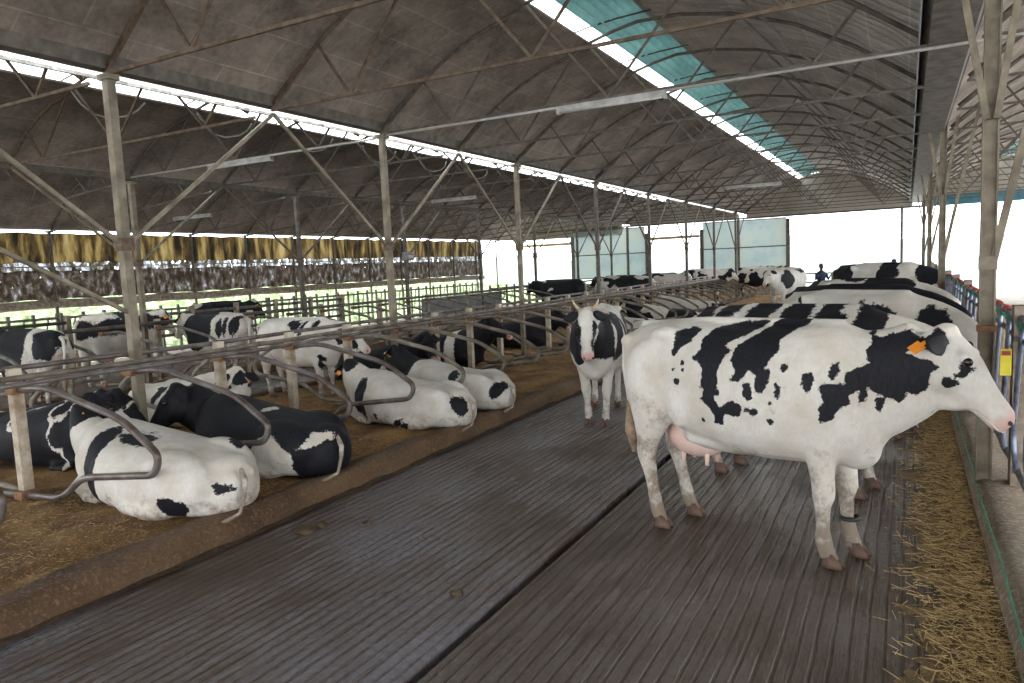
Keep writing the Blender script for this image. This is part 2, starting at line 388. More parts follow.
# muck covered kerbs: rounded profile swept along Y
def kerb(name, x0, x1, z1, y0, y1, m, amp=.02, ny=220):
    prof = [(x0,-.1),(x0,z1*.45),(x0+.03*(1 if x1>x0 else -1),z1*.85),(x0+.07*(1 if x1>x0 else -1),z1),((x0+x1)/2,z1*1.02),(x1,z1*.95),(x1,-.1)]
    mb = MB(); vs = []; fs = []; n = len(prof)
    for j in range(ny+1):
        y = y0+(y1-y0)*j/ny
        for i, (x, z) in enumerate(prof): vs.append((x+amp*fbm(y, i*.35, 1.6, 2), y, z+(amp*.9*fbm(y, x*3, 2.2, 5) if z > 0 else 0)))
    for j in range(ny):
        for i in range(n-1): a = j*n+i; fs.append((a, a+1, a+n+1, a+n))
    return struct(name, mb.add(vs, fs), m, True)
kerb('trim_2', -4.30, -4.58, .165, -8, YEND-.5, 'curb', .025)
mb = grid_mesh(-4.42, -4.22, -8, YEND-.5, 6, 300, lambda x, y: .012+.02*fbm(x, y, 3, 8) + max(0, (-4.28-x))*.25)
struct('trim_3', mb, 'dung', True)
kerb('trim_4', -8.85, -8.6, .17, -8, YEND-.5, 'curb', .02)
kerb('trim_5', -11.55, -11.8, .17, 0, YEND-.5, 'curb', .02)
kerb('trim_6', .45, .74, .16, -8, YEND, 'concrete', .008)
tag(MB().tube([(.468+.004*math.sin(y*3), y, .163+.006*math.sin(y*1.7)) for y in np.arange(0, 16, .2)], .006, 5).build('green_cord', 'green'), 'thin green cord lying along the concrete feed kerb', 'cord')

# ------------------------------------------------------------------ roofs
PL = [(0,3.90),(.35,4.19),(.8,4.49),(1.2,4.71),(1.6,4.88),(2.33,5.08)]
PR = [(2.33,5.13),(2.7,5.23),(3.1,5.30),(3.7,5.28),(4.4,5.15),(5.2,4.86),(5.9,4.46),(6.6,3.95)]
SL = [(-.05,3.93)]+[(x, z+.07) for x, z in PL[1:-1]]+[(2.33,5.15)]
SR = [(3.15,5.47),(3.75,5.40),(4.4,5.24),(5.2,4.94),(5.9,4.54),(6.35,4.22),(6.68,3.96)]
SG = [(2.40,5.33),(2.62,5.40),(2.9,5.46),(3.25,5.49)]
class Bay:
    def __init__(s, xl, xr, z0, zs, wfac=1.0, zr=None):
        s.xl = xl; s.sx = (xr-xl)/7.0; s.z0 = z0; s.zs = zs; s.zr = zr if zr is not None else z0
    def p(s, q):
        t = q[0]/7.0
        return (s.xl+q[0]*s.sx, (s.z0*(1-t)+s.zr*t) + (q[1]-3.9)*s.zs)
BAYS = [Bay(-6.5, .5, 3.9, 1.0), Bay(-12.15, -6.6, 3.84, .70), Bay(-18.3, -12.3, 3.32, .9, zr=3.78), Bay(.62, 7.6, 3.9, 1.0)]
def sheet(pts, y0, y1, ny=1, th=.03, corr=None):
    """roof sheet swept along Y, solid"""
    if corr:
        P = []; 
        for (a, b_) in zip(pts[:-1], pts[1:]):
            k = max(2, int(abs(b_[0]-a[0])/.02))
            for i in range(k): t = i/k; P.append((a[0]+(b_[0]-a[0])*t, a[1]+(b_[1]-a[1])*t))
        P.append(pts[-1]); P = [(x, z+corr*math.sin(x*2*math.pi/.125)) for x, z in P]
        pts = P
    vs = []; fs = []; n = len(pts); ys = [y0, y1]
    for y in ys:
        for x, z in pts: vs.append((x, y, z))
        for x, z in pts: vs.append((x, y, z+th))
    m_ = 2*n
    for i in range(n-1):
        fs += [(i, i+1, m_+i+1, m_+i), (n+i, m_+n+i, m_+n+i+1, n+i+1)]
        fs += [(i, n+i, n+i+1, i+1), (m_+i, m_+i+1, m_+n+i+1, m_+n+i)]
    fs += [(0, m_, m_+n, n), (n-1, 2*n-1, m_+2*n-1, m_+n-1)]
    return MB().add(vs, fs)
YF = -13.0
for i, bay in enumerate(BAYS):
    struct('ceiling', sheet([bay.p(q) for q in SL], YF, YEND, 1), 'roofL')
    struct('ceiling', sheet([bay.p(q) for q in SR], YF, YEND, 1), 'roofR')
    struct('ceiling', sheet([bay.p(q) for q in SG], YF, YEND, 1, .008, .032*bay.sx), 'greensheet')
# gutters in the valleys
def gutter(x, z, w_=.34, h_=.16, name='trim_7', m='gutter'):
    mb = MB(); t = .012
    mb.add([(x-w_/2,YF,z+h_),(x-w_*.35,YF,z),(x+w_*.35,YF,z),(x+w_/2,YF,z+h_),(x+w_/2-t,YF,z+h_),(x+w_*.35-t,YF,z+t),(x-w_*.35+t,YF,z+t),(x-w_/2+t,YF,z+h_)] +
           [(x-w_/2,YEND,z+h_),(x-w_*.35,YEND,z),(x+w_*.35,YEND,z),(x+w_/2,YEND,z+h_),(x+w_/2-t,YEND,z+h_),(x+w_*.35-t,YEND,z+t),(x-w_*.35+t,YEND,z+t),(x-w_/2+t,YEND,z+h_)],
           [tuple((i, (i+1) % 8, 8+(i+1) % 8, 8+i)) for i in range(8)])
    struct(name, mb, m)
gutter(.34, 3.84, .50, .18, 'trim_7', 'darksteel'); struct('trim_15', MB().bar((.085,YF,3.94), (.085,YEND,3.94), .012, .15), 'gutter'); gutter(-6.56, 3.885, .22, .15, 'trim_8', 'darksteel'); gutter(-12.22, 3.76, .24, .09, 'trim_9', 'darksteel')

# ------------------------------------------------------------------ trusses
WEB = [((0,3.86),(.75,4.45)), ((.75,4.45),(1.16,3.85)), ((1.16,3.85),(2.12,5.02)), ((2.33,5.12),(3.38,3.85)), ((3.38,3.85),(4.50,5.12)), ((4.5,5.12),(5.63,3.85)), ((5.63,3.85),(6.05,4.36))]
def truss_meshes(bay, dark):
    z_c = lambda x: bay.p((x, 3.85))[1]
    P3 = lambda q: (bay.p(q)[0], 0, bay.p(q)[1])
    ch = MB().bar(P3((-.02,3.85)), P3((6.75,3.85)), .028, .032)
    rl = MB().tube([P3(q) for q in PL], .024, 6)
    rr = MB().tube([P3(q) for q in PR], .024, 6)
    rc = MB().tube([P3((x, z)) for x, z in [(2.0,5.30),(2.35,5.36),(2.8,5.40),(3.3,5.42)]], .014, 5)
    web = [MB().bar(P3(a), P3(b_), .022, .028) for a, b_ in WEB]
    return [('chord', ch.mesh('chord', dark[0])), ('curved_rafter', rl.mesh('rafter', dark[1], True)), ('curved_rafter', rr.mesh('rafter', dark[1], True)), ('ridge_bracket', rc.mesh('bracket', dark[1], True))] + [('diagonal', x.mesh('diagonal', dark[0])) for x in web]
names = ['over the concrete alley', 'over the left-hand stalls', 'along the stained curtain side', 'over the feed lane']
for bi, bay in enumerate(BAYS):
    near = truss_meshes(bay, ('rust', 'rust')); far = truss_meshes(bay, ('darksteel', 'darksteel'))
    for k in range(0 if bi in (0, 3) else 1, 17):
        y = Y0T + DY*k
        if y > YEND - .4: break
        t = thing('roof_truss', 'rusty bowed steel roof truss %s, %s from the camera' % (names[bi], ORD[k - (0 if bi in (0,3) else 1)]), 'truss', (0, y, 0), 0, 'steel roof trusses ' + names[bi])
        for nm, me in (near if k < 3 else far): child(nm, me, t)
# ------------------------------------------------------------------ steel posts
def steel_post(x, y, ztop, label, group, r=.035, m='post', knee=None, z0=0, shape='box', lowbrace=False):
    t = thing('steel_post', label, 'post', (x, y, z0), 0, group)
    mb = MB()
    if shape == 'I':
        mb.box((0,0,(ztop-z0)/2), (.10,.012,ztop-z0)); mb.box((-.05,0,(ztop-z0)/2), (.012,.09,ztop-z0)); mb.box((.05,0,(ztop-z0)/2), (.012,.09,ztop-z0))
    else: mb.box((0,0,(ztop-z0)/2), (r*2,r*2,ztop-z0))
    mb.build('shaft', m, t)
    MB().box((0,0,.01), (.2,.2,.02)).build('base_plate', m, t)
    MB().box((0,0,ztop-z0-.03), (.16,.12,.05)).build('cap_plate', m, t)
    if knee:
        zk = knee[0]
        for s in (-1, 1):
            MB().bar((0,s*.03,zk-z0), (0,s*DY,3.80-z0), .035, .035).build('brace', m if m != 'darksteel' else 'darksteel', t)
        MB().box((0,0,zk-z0), (r*2+.03,r*2+.05,.12)).build('brace_plate', 'rust', t)
        if lowbrace: MB().bar((0,-.03,1.64), (-.0,-2.0,2.75), .035, .035).build('brace', m, t)
    return t
for k in range(0, 8):
    y = 4.33 + 4*k
    steel_post(XA, y, 3.84, 'square steel post in the near stall row, %s from the camera' % ORD[k], 'steel posts of the near stall row', .042 if k == 0 else .038, 'post' if k < 3 else 'darksteel', (2.28,), .0, 'box', k == 0)
for k in range(0, 7):
    y = 8.36 + 4*k
    steel_post(XB, y, 3.74, 'dark steel post in the middle stall row, %s from the camera' % ORD[k], 'steel posts of the middle stall row', .04, 'darksteel' if k > 0 else 'post', (2.28,))
for k in range(0, 13):
    y = 8.33 + 2*k
    if y > YEND-.5: break
    steel_post(XC, y, 3.3, 'thin dark post against the stained curtain, %s from the camera' % ORD[k], 'thin posts along the curtain side', .028, 'darksteel', (1.9,) if False else None)
MB_ = None
# grey column row by the feed fence
def feed_column(y, label, first=False):
    t = thing('steel_column', label, 'column', (XR, y, 0), 0, 'grey columns along the feed fence')
    mb = MB(); H_ = 4.35
    mb.box((0,0,H_/2), (.09,.012,H_)); mb.box((-.045,0,H_/2), (.012,.08,H_)); mb.box((.045,0,H_/2), (.012,.08,H_))
    mb.build('shaft', 'post', t)
    MB().bar((-.03,-.055,2.80), (-.27,-.055,4.2), .045, .03).build('brace', 'post', t)
    MB().bar((.03,-.055,2.80), (.22,-.055,4.2), .045, .03).build('brace', 'post', t)
    MB().bar((.03,0,1.78), (.52,0,4.30), .05, .04).build('brace', 'post', t)
    MB().box((0,0,1.78), (.11,.10,.10)).build('brace_plate', 'post', t)
    MB().box((0,0,1.30), (.12,.11,.045)).build('strap', 'clamp', t)
    return t
for k, y in enumerate([6.34, 14.34, 22.3, 30.3]): feed_column(y, 'grey steel column on the feed kerb, %s from the camera' % ORD[k])
# columns of the roof over the feed lane, far (right) side
# electric box on the second row post
t = thing('switch_box', 'small grey switch box fixed to a post behind the stalls', 'box', (XB+.08, 16.36, 2.35))
MB().box((0,0,0), (.16,.34,.22)).build('housing', 'board', t); MB().box((.085,0,-.02), (.02,.26,.08)).build('cover', 'whiteplastic', t)

# ------------------------------------------------------------------ strip lamps and their conduits
def lamp(x0, x1, y, z, label, n):
    t = thing('strip_lamp', label, 'lamp', ((x0+x1)/2, y, z), 0, None)
    L = x1-x0
    MB().box((0,0,.03), (L,.05,.06)).build('housing', 'white_lamp', t)
    MB().tube([(-L/2+.04,-.02,-.015),(L/2-.04,-.02,-.015)], .018, 8).build('lamp_tube', 'whiteplastic', t, True)
    for s in (-1, 1): MB().box((s*(L/2-.015),-.0,.0), (.03,.07,.07)).build('end_cap', 'white_lamp', t)
lamp(-3.78, -2.42, 8.36-.04, 3.77, 'white strip lamp under the truss above the alley, nearest ridge light', 1)
lamp(-10.08, -8.65, 8.36-.04, 3.74, 'white strip lamp hung above the left stalls, behind the nearest post', 2)
lamp(-4.3, -2.9, 20.33, 3.77, 'far strip lamp above the alley near the building end', 3)
lamp(-11.2, -9.8, 16.33, 3.74, 'strip lamp hung above the stalls, farther down the barn', 4)
lamp(-16.4, -15.0, 12.33, 3.5, 'strip lamp close to the stained curtain side', 5)
for (x0, x1, y, z, lb) in ((-6.4,-3.78,8.30,3.815,'thin white conduit on the chord left of the alley strip lamp'), (-2.42,6.2,8.30,3.815,'long white conduit on the chord right of the alley strip lamp'), (-12.1,-6.6,8.30,3.79,'white conduit running along the chord over the left stalls')):
    tag(MB().tube([(x0,y,z),(x1,y,z)], .016, 6).build('conduit', 'whiteplastic', None, True), lb, 'conduit')
# looping white cables at the left valley
for k in range(1, 7):
    y = 4.33 + 2*k
    tag(MB().tube([(-9.9-.1*math.sin(i), y-.3+i*.18, 4.55-.30*math.sin(math.pi*i/6)) for i in range(7)], .014, 5).build('cable', 'whiteplastic', None, True), 'drooping white cable near the ridge light over the left stalls, %s from the camera' % ORD[k-1], 'cable', 'drooping white cables')

# ------------------------------------------------------------------ end wall
def gable(bay, zb, y, name):
    pts = [bay.p(q) for q in SL] + [bay.p((2.3,5.38))] + [bay.p(q) for q in SR]
    n = len(pts); vs = [(x, y, zb) for x, z in pts] + [(x, y, z) for x, z in pts] + [(x, y+.03, zb) for x, z in pts] + [(x, y+.03, z) for x, z in pts]
    fs = []
    for i in range(n-1): fs += [(i, i+1, n+i+1, n+i), (2*n+i, 3*n+i, 3*n+i+1, 2*n+i+1), (i, 2*n+i, 2*n+i+1, i+1)]
    struct(name, MB().add(vs, fs), 'gable')
gable(BAYS[0], 3.70, YEND, 'wall_back'); gable(BAYS[1], 3.66, YEND, 'wall_back'); gable(BAYS[2], 3.3, YEND, 'wall_back'); gable(BAYS[3], 3.9, YEND, 'wall_back')
struct('trim_10', MB().box((-8.9,YEND-.06,3.68), (19,.08,.08)), 'darksteel')
struct('trim_11', MB().box((4.1,YEND-.06,3.86), (7.2,.10,.42)), 'fascia')
def endpost(x, z=3.7, w_=.14, nm='door_post'): struct('trim_12', MB().box((x,YEND-.05,z/2), (w_,.12,z)), 'darksteel')
for x, z in ((-4.72,3.55),(-6.9,3.7),(-8.6,3.3),(-11.3,3.3),(-12.3,3.7),(-15.3,3.3),(-18.4,3.4),(-.2,3.7)): endpost(x, z, .16 if z < 3.6 else .10)
for i, (x0, x1) in enumerate([(-6.85,-4.8),(-8.55,-6.95),(-15.25,-11.4)]):
    t = thing('windbreak_panel', ['pale mesh windbreak panel just left of the open end doorway','pale mesh windbreak panel between two dark end posts','wide pale mesh panel with hill showing through, far end wall'][i], 'panel', ((x0+x1)/2, YEND-.02, 0))
    W_ = (x1-x0)/2
    MB().add([(-W_,0,1.15),(W_,0,1.15),(W_,0,3.6),(-W_,0,3.6),(-W_,.006,1.15),(W_,.006,1.15),(W_,.006,3.6),(-W_,.006,3.6)], [(0,1,2,3),(7,6,5,4),(0,4,5,1),(2,6,7,3)]).build('mesh_sheet', 'mesh_panel', t)
    for zz in (1.15, 2.35, 3.6): MB().bar((-W_,-.02,zz),(W_,-.02,zz), .04,.05).build('frame_rail', 'darksteel', t)
struct('wall_back', MB().box((-8.0,YEND-.05,.5), (6.4,.08,1.05)), 'wood')
struct('wall_back', MB().box((-13.3,YEND-.05,.45), (3.9,.08,.9)), 'concrete')
for i, (x0, x1) in enumerate([(-11.2,-8.7),(-18.2,-15.4)]):
    tag(MB().box(((x0+x1)/2,YEND-.1,3.0), (x1-x0,.10,.14)).build('door_beam', 'yellowbeam'), ['tan beam across the top of the middle end doorway','tan beam across the left end doorway'][i], 'beam')
t = thing('gate', 'single pipe barrier across the bright end doorway', 'gate', (-2.5, YEND-.15, 0))
MB().tube([(-2.1,0,1.05),(2.2,0,1.05)], .03, 8).build('rail', 'galv', t, True); MB().box((2.2,0,.6),(.08,.08,1.2)).build('gate_post', 'darksteel', t)
# outside: pale yard, tank and hills
hill = grid_mesh(-80, 55, 60, 135, 50, 20, lambda x, y: -0.5 + (y-60)*.055*(1+.6*nz(x, y, .03, 2)) + 2.0*nz(x, y, .06, 1))
struct('hill', hill, 'hill', True)
t = thing('storage_tank', 'rusty pale tank standing outside behind the windbreak mesh', 'tank', (-9.6, 45, -.3))
MB().tube([(0,0,0),(0,0,3.1)], .95, 24).build('shell', 'concrete', t, True); MB().tube([(0,0,3.1),(0,0,3.35),(0,0,3.4)], [1.0,.5,.1], 24).build('lid', 'galv', t, True)

# ------------------------------------------------------------------ curtain side (left wall)
def hang(name, z0, z1, m, label, x=XC-.05, ny=160, nz_=6, amp=.03):
    vs = []; fs = []
    for j in range(ny+1):
        y = 2.0+(31.0-2.0)*j/ny
        for i in range(nz_+1):
            z = z0+(z1-z0)*i/nz_; vs.append((x+amp*math.sin(y*3.1+i*.4)*(.4+.6*abs(nz(y, z, .5))) + .03*nz(y, z, 2), y, z + (.015*math.sin(y*6) if i in (0, nz_) else 0)))
    n = nz_+1
    for j in range(ny):
        for i in range(nz_): a = j*n+i; fs.append((a, a+1, a+n+1, a+n))
    o = MB().add(vs, fs).build(name, m, None, True); tag(o, label, 'curtain'); return o
hang('curtain', 2.52, 3.24, 'curtain_top', 'yellow stained upper curtain hanging along the open side wall')
hang('curtain', 2.30, 2.54, 'curtain_mid', 'tattered pale strip of curtain between the yellow and dark strips', XC-.07)
hang('curtain', 1.62, 2.32, 'curtain_low', 'dark mottled lower curtain above the rolled edge', XC-.05)
tag(MB().tube([(XC-.05,y,1.50+.012*math.sin(y*2)) for y in np.arange(2, 31.5, .5)], .11, 10).build('curtain_roll', 'wood', None, True), 'long grey-brown rolled curtain edge above the green bank', 'roll')
struct('trim_13', MB().bar((XC,1,3.34), (XC,YEND,3.34), .06, .06), 'darksteel')
tag(MB().bar((XC-.02,1,2.42), (XC-.02,YEND,2.42), .03,.03).build('curtain_rail', 'galv'), 'thin horizontal rail crossing the side curtain', 'rail')
# leafy bank outside the curtain
lb = grid_mesh(-34, -19.3, -6, 45, 70, 240, lambda x, y: -.3 + (-19.3-x)*.16 + .35*fbm(x, y, .9, 3)+.22*fbm(x, y, 4, 6))
tag(lb.build('green_bank', 'leafy', None, True), 'bright weedy green bank outside the curtain side', 'bank', None, 'stuff')

# ------------------------------------------------------------------ fences along the left alleys
def feed_barrier(x, y0, y1, zt, n, label, curls=False, m='galv'):
    t = thing('feed_barrier', label, 'fence', (x, y0, 0)); L = y1-y0
    MB().bar((0,0,zt), (0,L,zt), .05,.06).build('top_rail', m, t); MB().bar((0,0,.45), (0,L,.45), .05,.05).build('bottom_rail', m, t)
    for i in range(n+1):
        y = L*i/n
        MB().box((0,y,(zt+.12)/2), (.06,.06,zt+.12)).build('upright', m, t)
        if curls and i < n:
            mb = MB().tube([(0,y+L/n*.5+.13*math.cos(a), .8+(zt-.8)*.5+.17*math.sin(a)) for a in np.linspace(-1.6, 1.6, 8)], .018, 6)
            mb.build('neck_hoop', m, t, True)
        elif i < n: MB().bar((0,y+L/n*.35,.45), (0,y+L/n*.62,zt), .03,.03).build('lock_bar', m, t)
for i, (y0, y1) in enumerate([(3.5,10),(10.1,16.5),(16.6,23),(23.1,29.5)]):
    feed_barrier(XC+.55, y0, y1, 1.18, 12, 'grey headlock barrier before the green bank, %s section from the camera' % ORD[i])
for i, (y0, y1) in enumerate([(3.2,8.2),(8.5,16.0)]):
    t = thing('pipe_fence', 'low dark pipe fence behind the middle stalls, %s section from the camera' % ORD[i], 'fence', (-14.3,y0,0)); L = y1-y0
    for z in (.75, 1.22): MB().tube([(0,0,z),(0,L,z)], .035, 8).build('rail', 'darksteel', t, True)
    n = int(L/1.25)
    for q in range(n+1): MB().box((0,L*q/n,.68), (.09,.09,1.36)).build('upright', 'wood', t)
feed_barrier(-12.6, 21.6, 26.3, 1.2, 8, 'green-grey curled neck-rail fence between the two grey boards', True, 'galv')
tag(MB().box((-12.2,19.3,.83), (.04,4.6,.58)).build('board', 'board'), 'large dark grey board fixed on the middle stall row', 'board')
tag(MB().box((-12.2,27.7,.76), (.04,4.4,.52)).build('board', 'concrete'), 'paler grey board farther along the middle stall row', 'board')

# ------------------------------------------------------------------ stall dividers
def loop_pts(s, tip=1.78):
    # hoop in the plane of the post, from the post out to the alley and back
    return [(s*.02,0,1.08),(s*.48,0,1.12),(s*1.42,0,.92),(s*(tip+.03),0,.68),(s*(tip-.04),0,.53),(s*.82,0,.42),(s*.56,0,.22),(s*-.30,0,.17)]
def divider(x, y, s, label, group, m='tube', proto=[{}], hoop=None):
    key = (s, m, hoop)
    me = proto[0].get(key)
    if me is None:
        pts = fillet(loop_pts(s) if hoop is None else hoop, .16, 6)
        me = MB().tube(pts, .027, 10).mesh('hoop', m, True); proto[0][key] = me
        proto[0]['clamp'] = MB().box((0,0,0), (.12,.10,.07)).mesh('clamp', 'clamp')
    t = thing('stall_divider', label, 'stall divider', (x, y, 0), 0, group)
    child('hoop', me, t); child('clamp', proto[0]['clamp'], t, (s*.03,0,1.08)); child('clamp', proto[0]['clamp'], t, (-s*.02,0,.19))
    return t
SP = 1.022
me_post = MB().box((0,0,.62), (.085,.085,1.26)).mesh('shaft', 'stallpost')
me_base = MB().box((0,0,.05), (.13,.13,.12)).mesh('foot', 'dung')
nP = 25
for k in range(nP):
    y = 2.22 + SP*k
    if k == 2 or k in (6, 10): pass
    else:
        t = thing('stall_post', 'square cream stall post in the near row, %s from the camera' % ORD[k], 'post', (XA, y, 0), 0, 'cream stall posts in the near row')
        child('shaft', me_post, t); child('foot', me_base, t)
    divider(XA + .03, y - .03, 1, 'curved steel hoop divider towards the alley, %s from the camera' % ORD[k], 'stall hoops facing the main alley', 'tube' if k < 5 else 'greytube')
    divider(XA - .03, y + .03, -1, 'curved steel hoop divider on the far side of the near row, %s from the camera' % ORD[k], 'stall hoops facing the second alley', 'greytube')
def rail(x0, y0, z0, x1, y1, z1, m, label, r=.03):
    tag(MB().tube([(x0+(x1-x0)*i/12+.008*math.sin(i*1.7), y0+(y1-y0)*i/12, z0+(z1-z0)*i/12+.010*math.sin(i*2.3)) for i in range(13)], r, 8).build('stall_rail', m, None, True), label, 'rail')
rail(XA+.07, .8, 1.17, XA+.07, 27.5, 1.17, 'greytube', 'long grey rail clamped to the near stall posts, alley side', .025)
rail(XA-.08, .8, 1.24, XA-.08, 27.5, 1.24, 'tube', 'long dark rail on the back of the near stall posts', .024)
rail(XA+.45, 1.2, 1.16, XA+.45, 27, 1.16, 'tube', 'dark neck rail lying across the alley-side hoops', .021)
# middle row
for k in range(22):
    y = 4.3 + 1.08*k
    if k % 2 == 0:
        t = thing('stall_post', 'stall post in the middle row, %s from the camera' % ORD[k//2], 'post', (XB, y, 0), 0, 'stall posts in the middle row')
        child('shaft', me_post, t)
    divider(XB+.03, y, 1, 'hoop divider of the middle stall row, %s from the camera' % ORD[k], 'stall hoops of the middle row', 'galv')
rail(XB+.07, 3, 1.18, XB+.07, 30, 1.18, 'darksteel', 'long dark rail along the middle stall row', .035)

# ------------------------------------------------------------------ feed fence at the right
def headlock_panel(y0, y1, label, n=4):
    t = thing('headlock_panel', label, 'fence', (.72, y0, 0), 0, 'headlock panels of the right feed fence'); L = y1-y0; zt = 1.38
    MB().tube([(0,0,zt),(0,L,zt)], .028, 8).build('top_rail', 'galv', t, True)
    MB().tube([(.0,0,zt-.14),(0,L,zt-.14)], .022, 8).build('top_rail', 'galv', t, True)
    MB().tube([(0,0,.28),(0,L,.28)], .028, 8).build('bottom_rail', 'galv', t, True)
    for s in (0, L): MB().box((0,s,.72), (.09,.10,1.50)).build('wooden_upright', 'wood', t)
    for i in range(n):
        y = L*(i+.5)/n; d = L/n
        MB().box((.02,y-d*.25,(.28+zt)/2), (.03,.17,zt-.28)).build('fixed_board', 'wood', t)
        MB().tube(fillet([(-.02,y+.02,zt+.02),(-.035,y+.04,zt-.25),(-.035,y+d*.42,.55),(-.02,y+d*.30,.28)], .1, 4), .018, 8).build('locking_bar', 'bluetube', t, True)
        MB().tube([(.0,y-d*.40,zt+.01),(0,y-d*.10,zt+.01)], .034, 8).build('red_sleeve', 'red', t, True)
        MB().tube(fillet([(-.01,y+d*.0,zt-.02),(-.01,y+d*.18,zt-.08),(-.01,y+d*.34,zt-.02)], .08, 3), .03, 8).build('green_latch', 'green', t, True)
    return t
ys = [0.6, 2.95, 5.3]
k = 0
y = 1.2
while y < 30:
    headlock_panel(y, y+2.5, 'feed fence panel with slanted locking bars, %s from the camera' % ORD[k]); y += 2.56; k += 1
tag(grid_mesh(.78, 2.6, .2, 30, 24, 300, lambda x, y: .01 + .20*math.exp(-((x-1.25)/.5)**2)*(1+.5*fbm(x, y, 2, 3)) + .02*fbm(x, y, 8, 5)).build('silage', 'haylitter', None, True), 'brown feed heaped on the lane behind the headlock fence', 'feed', None, 'stuff')
t = thing('warning_tag', 'small yellow tag hanging on the feed fence beside the grey column', 'tag', (.585, 5.75, 1.13))
MB().box((0,0,0), (.062,.006,.18)).build('card', 'yellow', t); MB().box((0,-.004,.060), (.05,.004,.03)).build('red_band', 'red', t); MB().tube([(0,0,.08),(.06,0,.17),(.13,0,.235)], .004, 5).build('wire', 'galv', t)

# ------------------------------------------------------------------ cows
def remeshed(mb, size, iters=5):
    me = bpy.data.meshes.new('tmp'); me.from_pydata(mb.v, [], mb.f); me.update()
    bm = bmesh.new(); bm.from_mesh(me); bmesh.ops.remove_doubles(bm, verts=bm.verts, dist=1e-6); bm.to_mesh(me); bm.free()
    o = bpy.data.objects.new('tmp', me); C.objects.link(o)
    r = o.modifiers.new('r', 'REMESH'); r.mode = 'VOXEL'; r.voxel_size = size
    s = o.modifiers.new('s', 'SMOOTH'); s.factor = .5; s.iterations = iters
    dg = bpy.context.evaluated_depsgraph_get(); dg.update()
    out = bpy.data.meshes.new_from_object(o.evaluated_get(dg), depsgraph=dg)
    bpy.data.objects.remove(o); bpy.data.meshes.remove(me)
    out.shade_smooth(); return out
def hrot(yaw, pitch, roll=0):
    return Matrix.Rotation(R(yaw), 3, 'Z') @ Matrix.Rotation(R(-pitch), 3, 'Y') @ Matrix.Rotation(R(roll), 3, 'X')
U, V_, W3 = Vector((1,0,0)), Vector((0,1,0)), Vector((0,0,1))
def torso(mb, rows, e=2.25, n=26, yc=0):
    secs = []
    for r in rows:
        x, top, bot, w_ = r[:4]; y = r[4] if len(r) > 4 else yc
        zc = bot + (top-bot)*.46; secs.append(((x, y, zc), V_, W3, w_, top-zc, zc-bot))
    mb.loft(secs, n, e)
def neck(mb, P0, P1, P2, h0, h1, w0, w1, n=8):
    P0, P1, P2 = map(Vector, (P0, P1, P2)); secs = []
    for i in range(n+1):
        t = i/n; c = P0*(1-t)**2 + P1*2*t*(1-t) + P2*t*t; d = ((P1-P0)*(1-t) + (P2-P1)*t).normalized()
        side = W3.cross(d)
        if side.length < .05: side = V_
        side.normalize(); v = d.cross(side)
        tt = t*t*(3-2*t); h = h0+(h1-h0)*(t**.8); w_ = w0+(w1-w0)*(t**.7)
        secs.append((c, side, v, w_, h*.95, h*1.05))
    mb.loft(secs, 20, 2.1)
HEAD = [(-.06,.05,-.08,.07),(.0,.095,-.13,.10),(.08,.12,-.175,.115),(.16,.122,-.20,.122),(.23,.115,-.195,.118),(.32,.092,-.15,.088),(.42,.072,-.112,.068),(.50,.064,-.095,.072),(.555,.05,-.09,.074),(.595,.022,-.07,.055)]
def head(mb, H0, Rm, s=1.0):
    H0 = Vector(H0); u, v, d = Rm @ V_, Rm @ W3, Rm @ U
    mb.loft([(H0 + d*x*s + v*((t+b_)/2)*s, u, v, w_*s, (t-b_)/2*s, (t-b_)/2*s) for x, t, b_, w_ in HEAD], 20, 2.2)
    for sy in (-1, 1):                                   # brow ridge, cheek
        mb.ell(H0 + d*.17*s + u*sy*.088*s + v*.075*s, (.042*s,)*3); mb.ell(H0 + d*.20*s + u*sy*.085*s - v*.09*s, (.075*s,.075*s,.075*s))
        mb.ell(H0 + d*.53*s + u*sy*.045*s + v*.02*s, (.036*s,)*3)
    mb.ell(H0 + d*.0 + v*.07*s, (.07*s,.07*s,.055*s))
def leg_front(mb, x, y, dx=0, splay=0):
    for_ = [(1.02,.0,.15,.06,.17),(.90,.0,.145,.075,.19),(.78,0,.115,.078,.19),(.66,-.005,.083,.066,.18),(.54,.0,.060,.052,.17),(.47,.006,.058,.055,.165),(.42,.006,.055,.055,.165),(.36,.0,.040,.042,.165),(.24,.0,.034,.036,.165),(.16,.004,.042,.042,.165),(.12,.012,.045,.044,.165),(.08,.025,.042,.043,.165),(.045,.04,.050,.047,.165)]
    secs = []
    for z, xo, fa, la, yy in for_:
        k = max(0, (1.0-z)); kk = 1.22 if z < .60 else 1.08
        secs.append(((x+xo+dx*k, (yy+splay*k)*y, z), V_, U, la*kk, fa*kk, fa*kk))
    mb.loft(secs, 14, 2.0); return (x+.05+dx, (.165+splay)*y, 0)
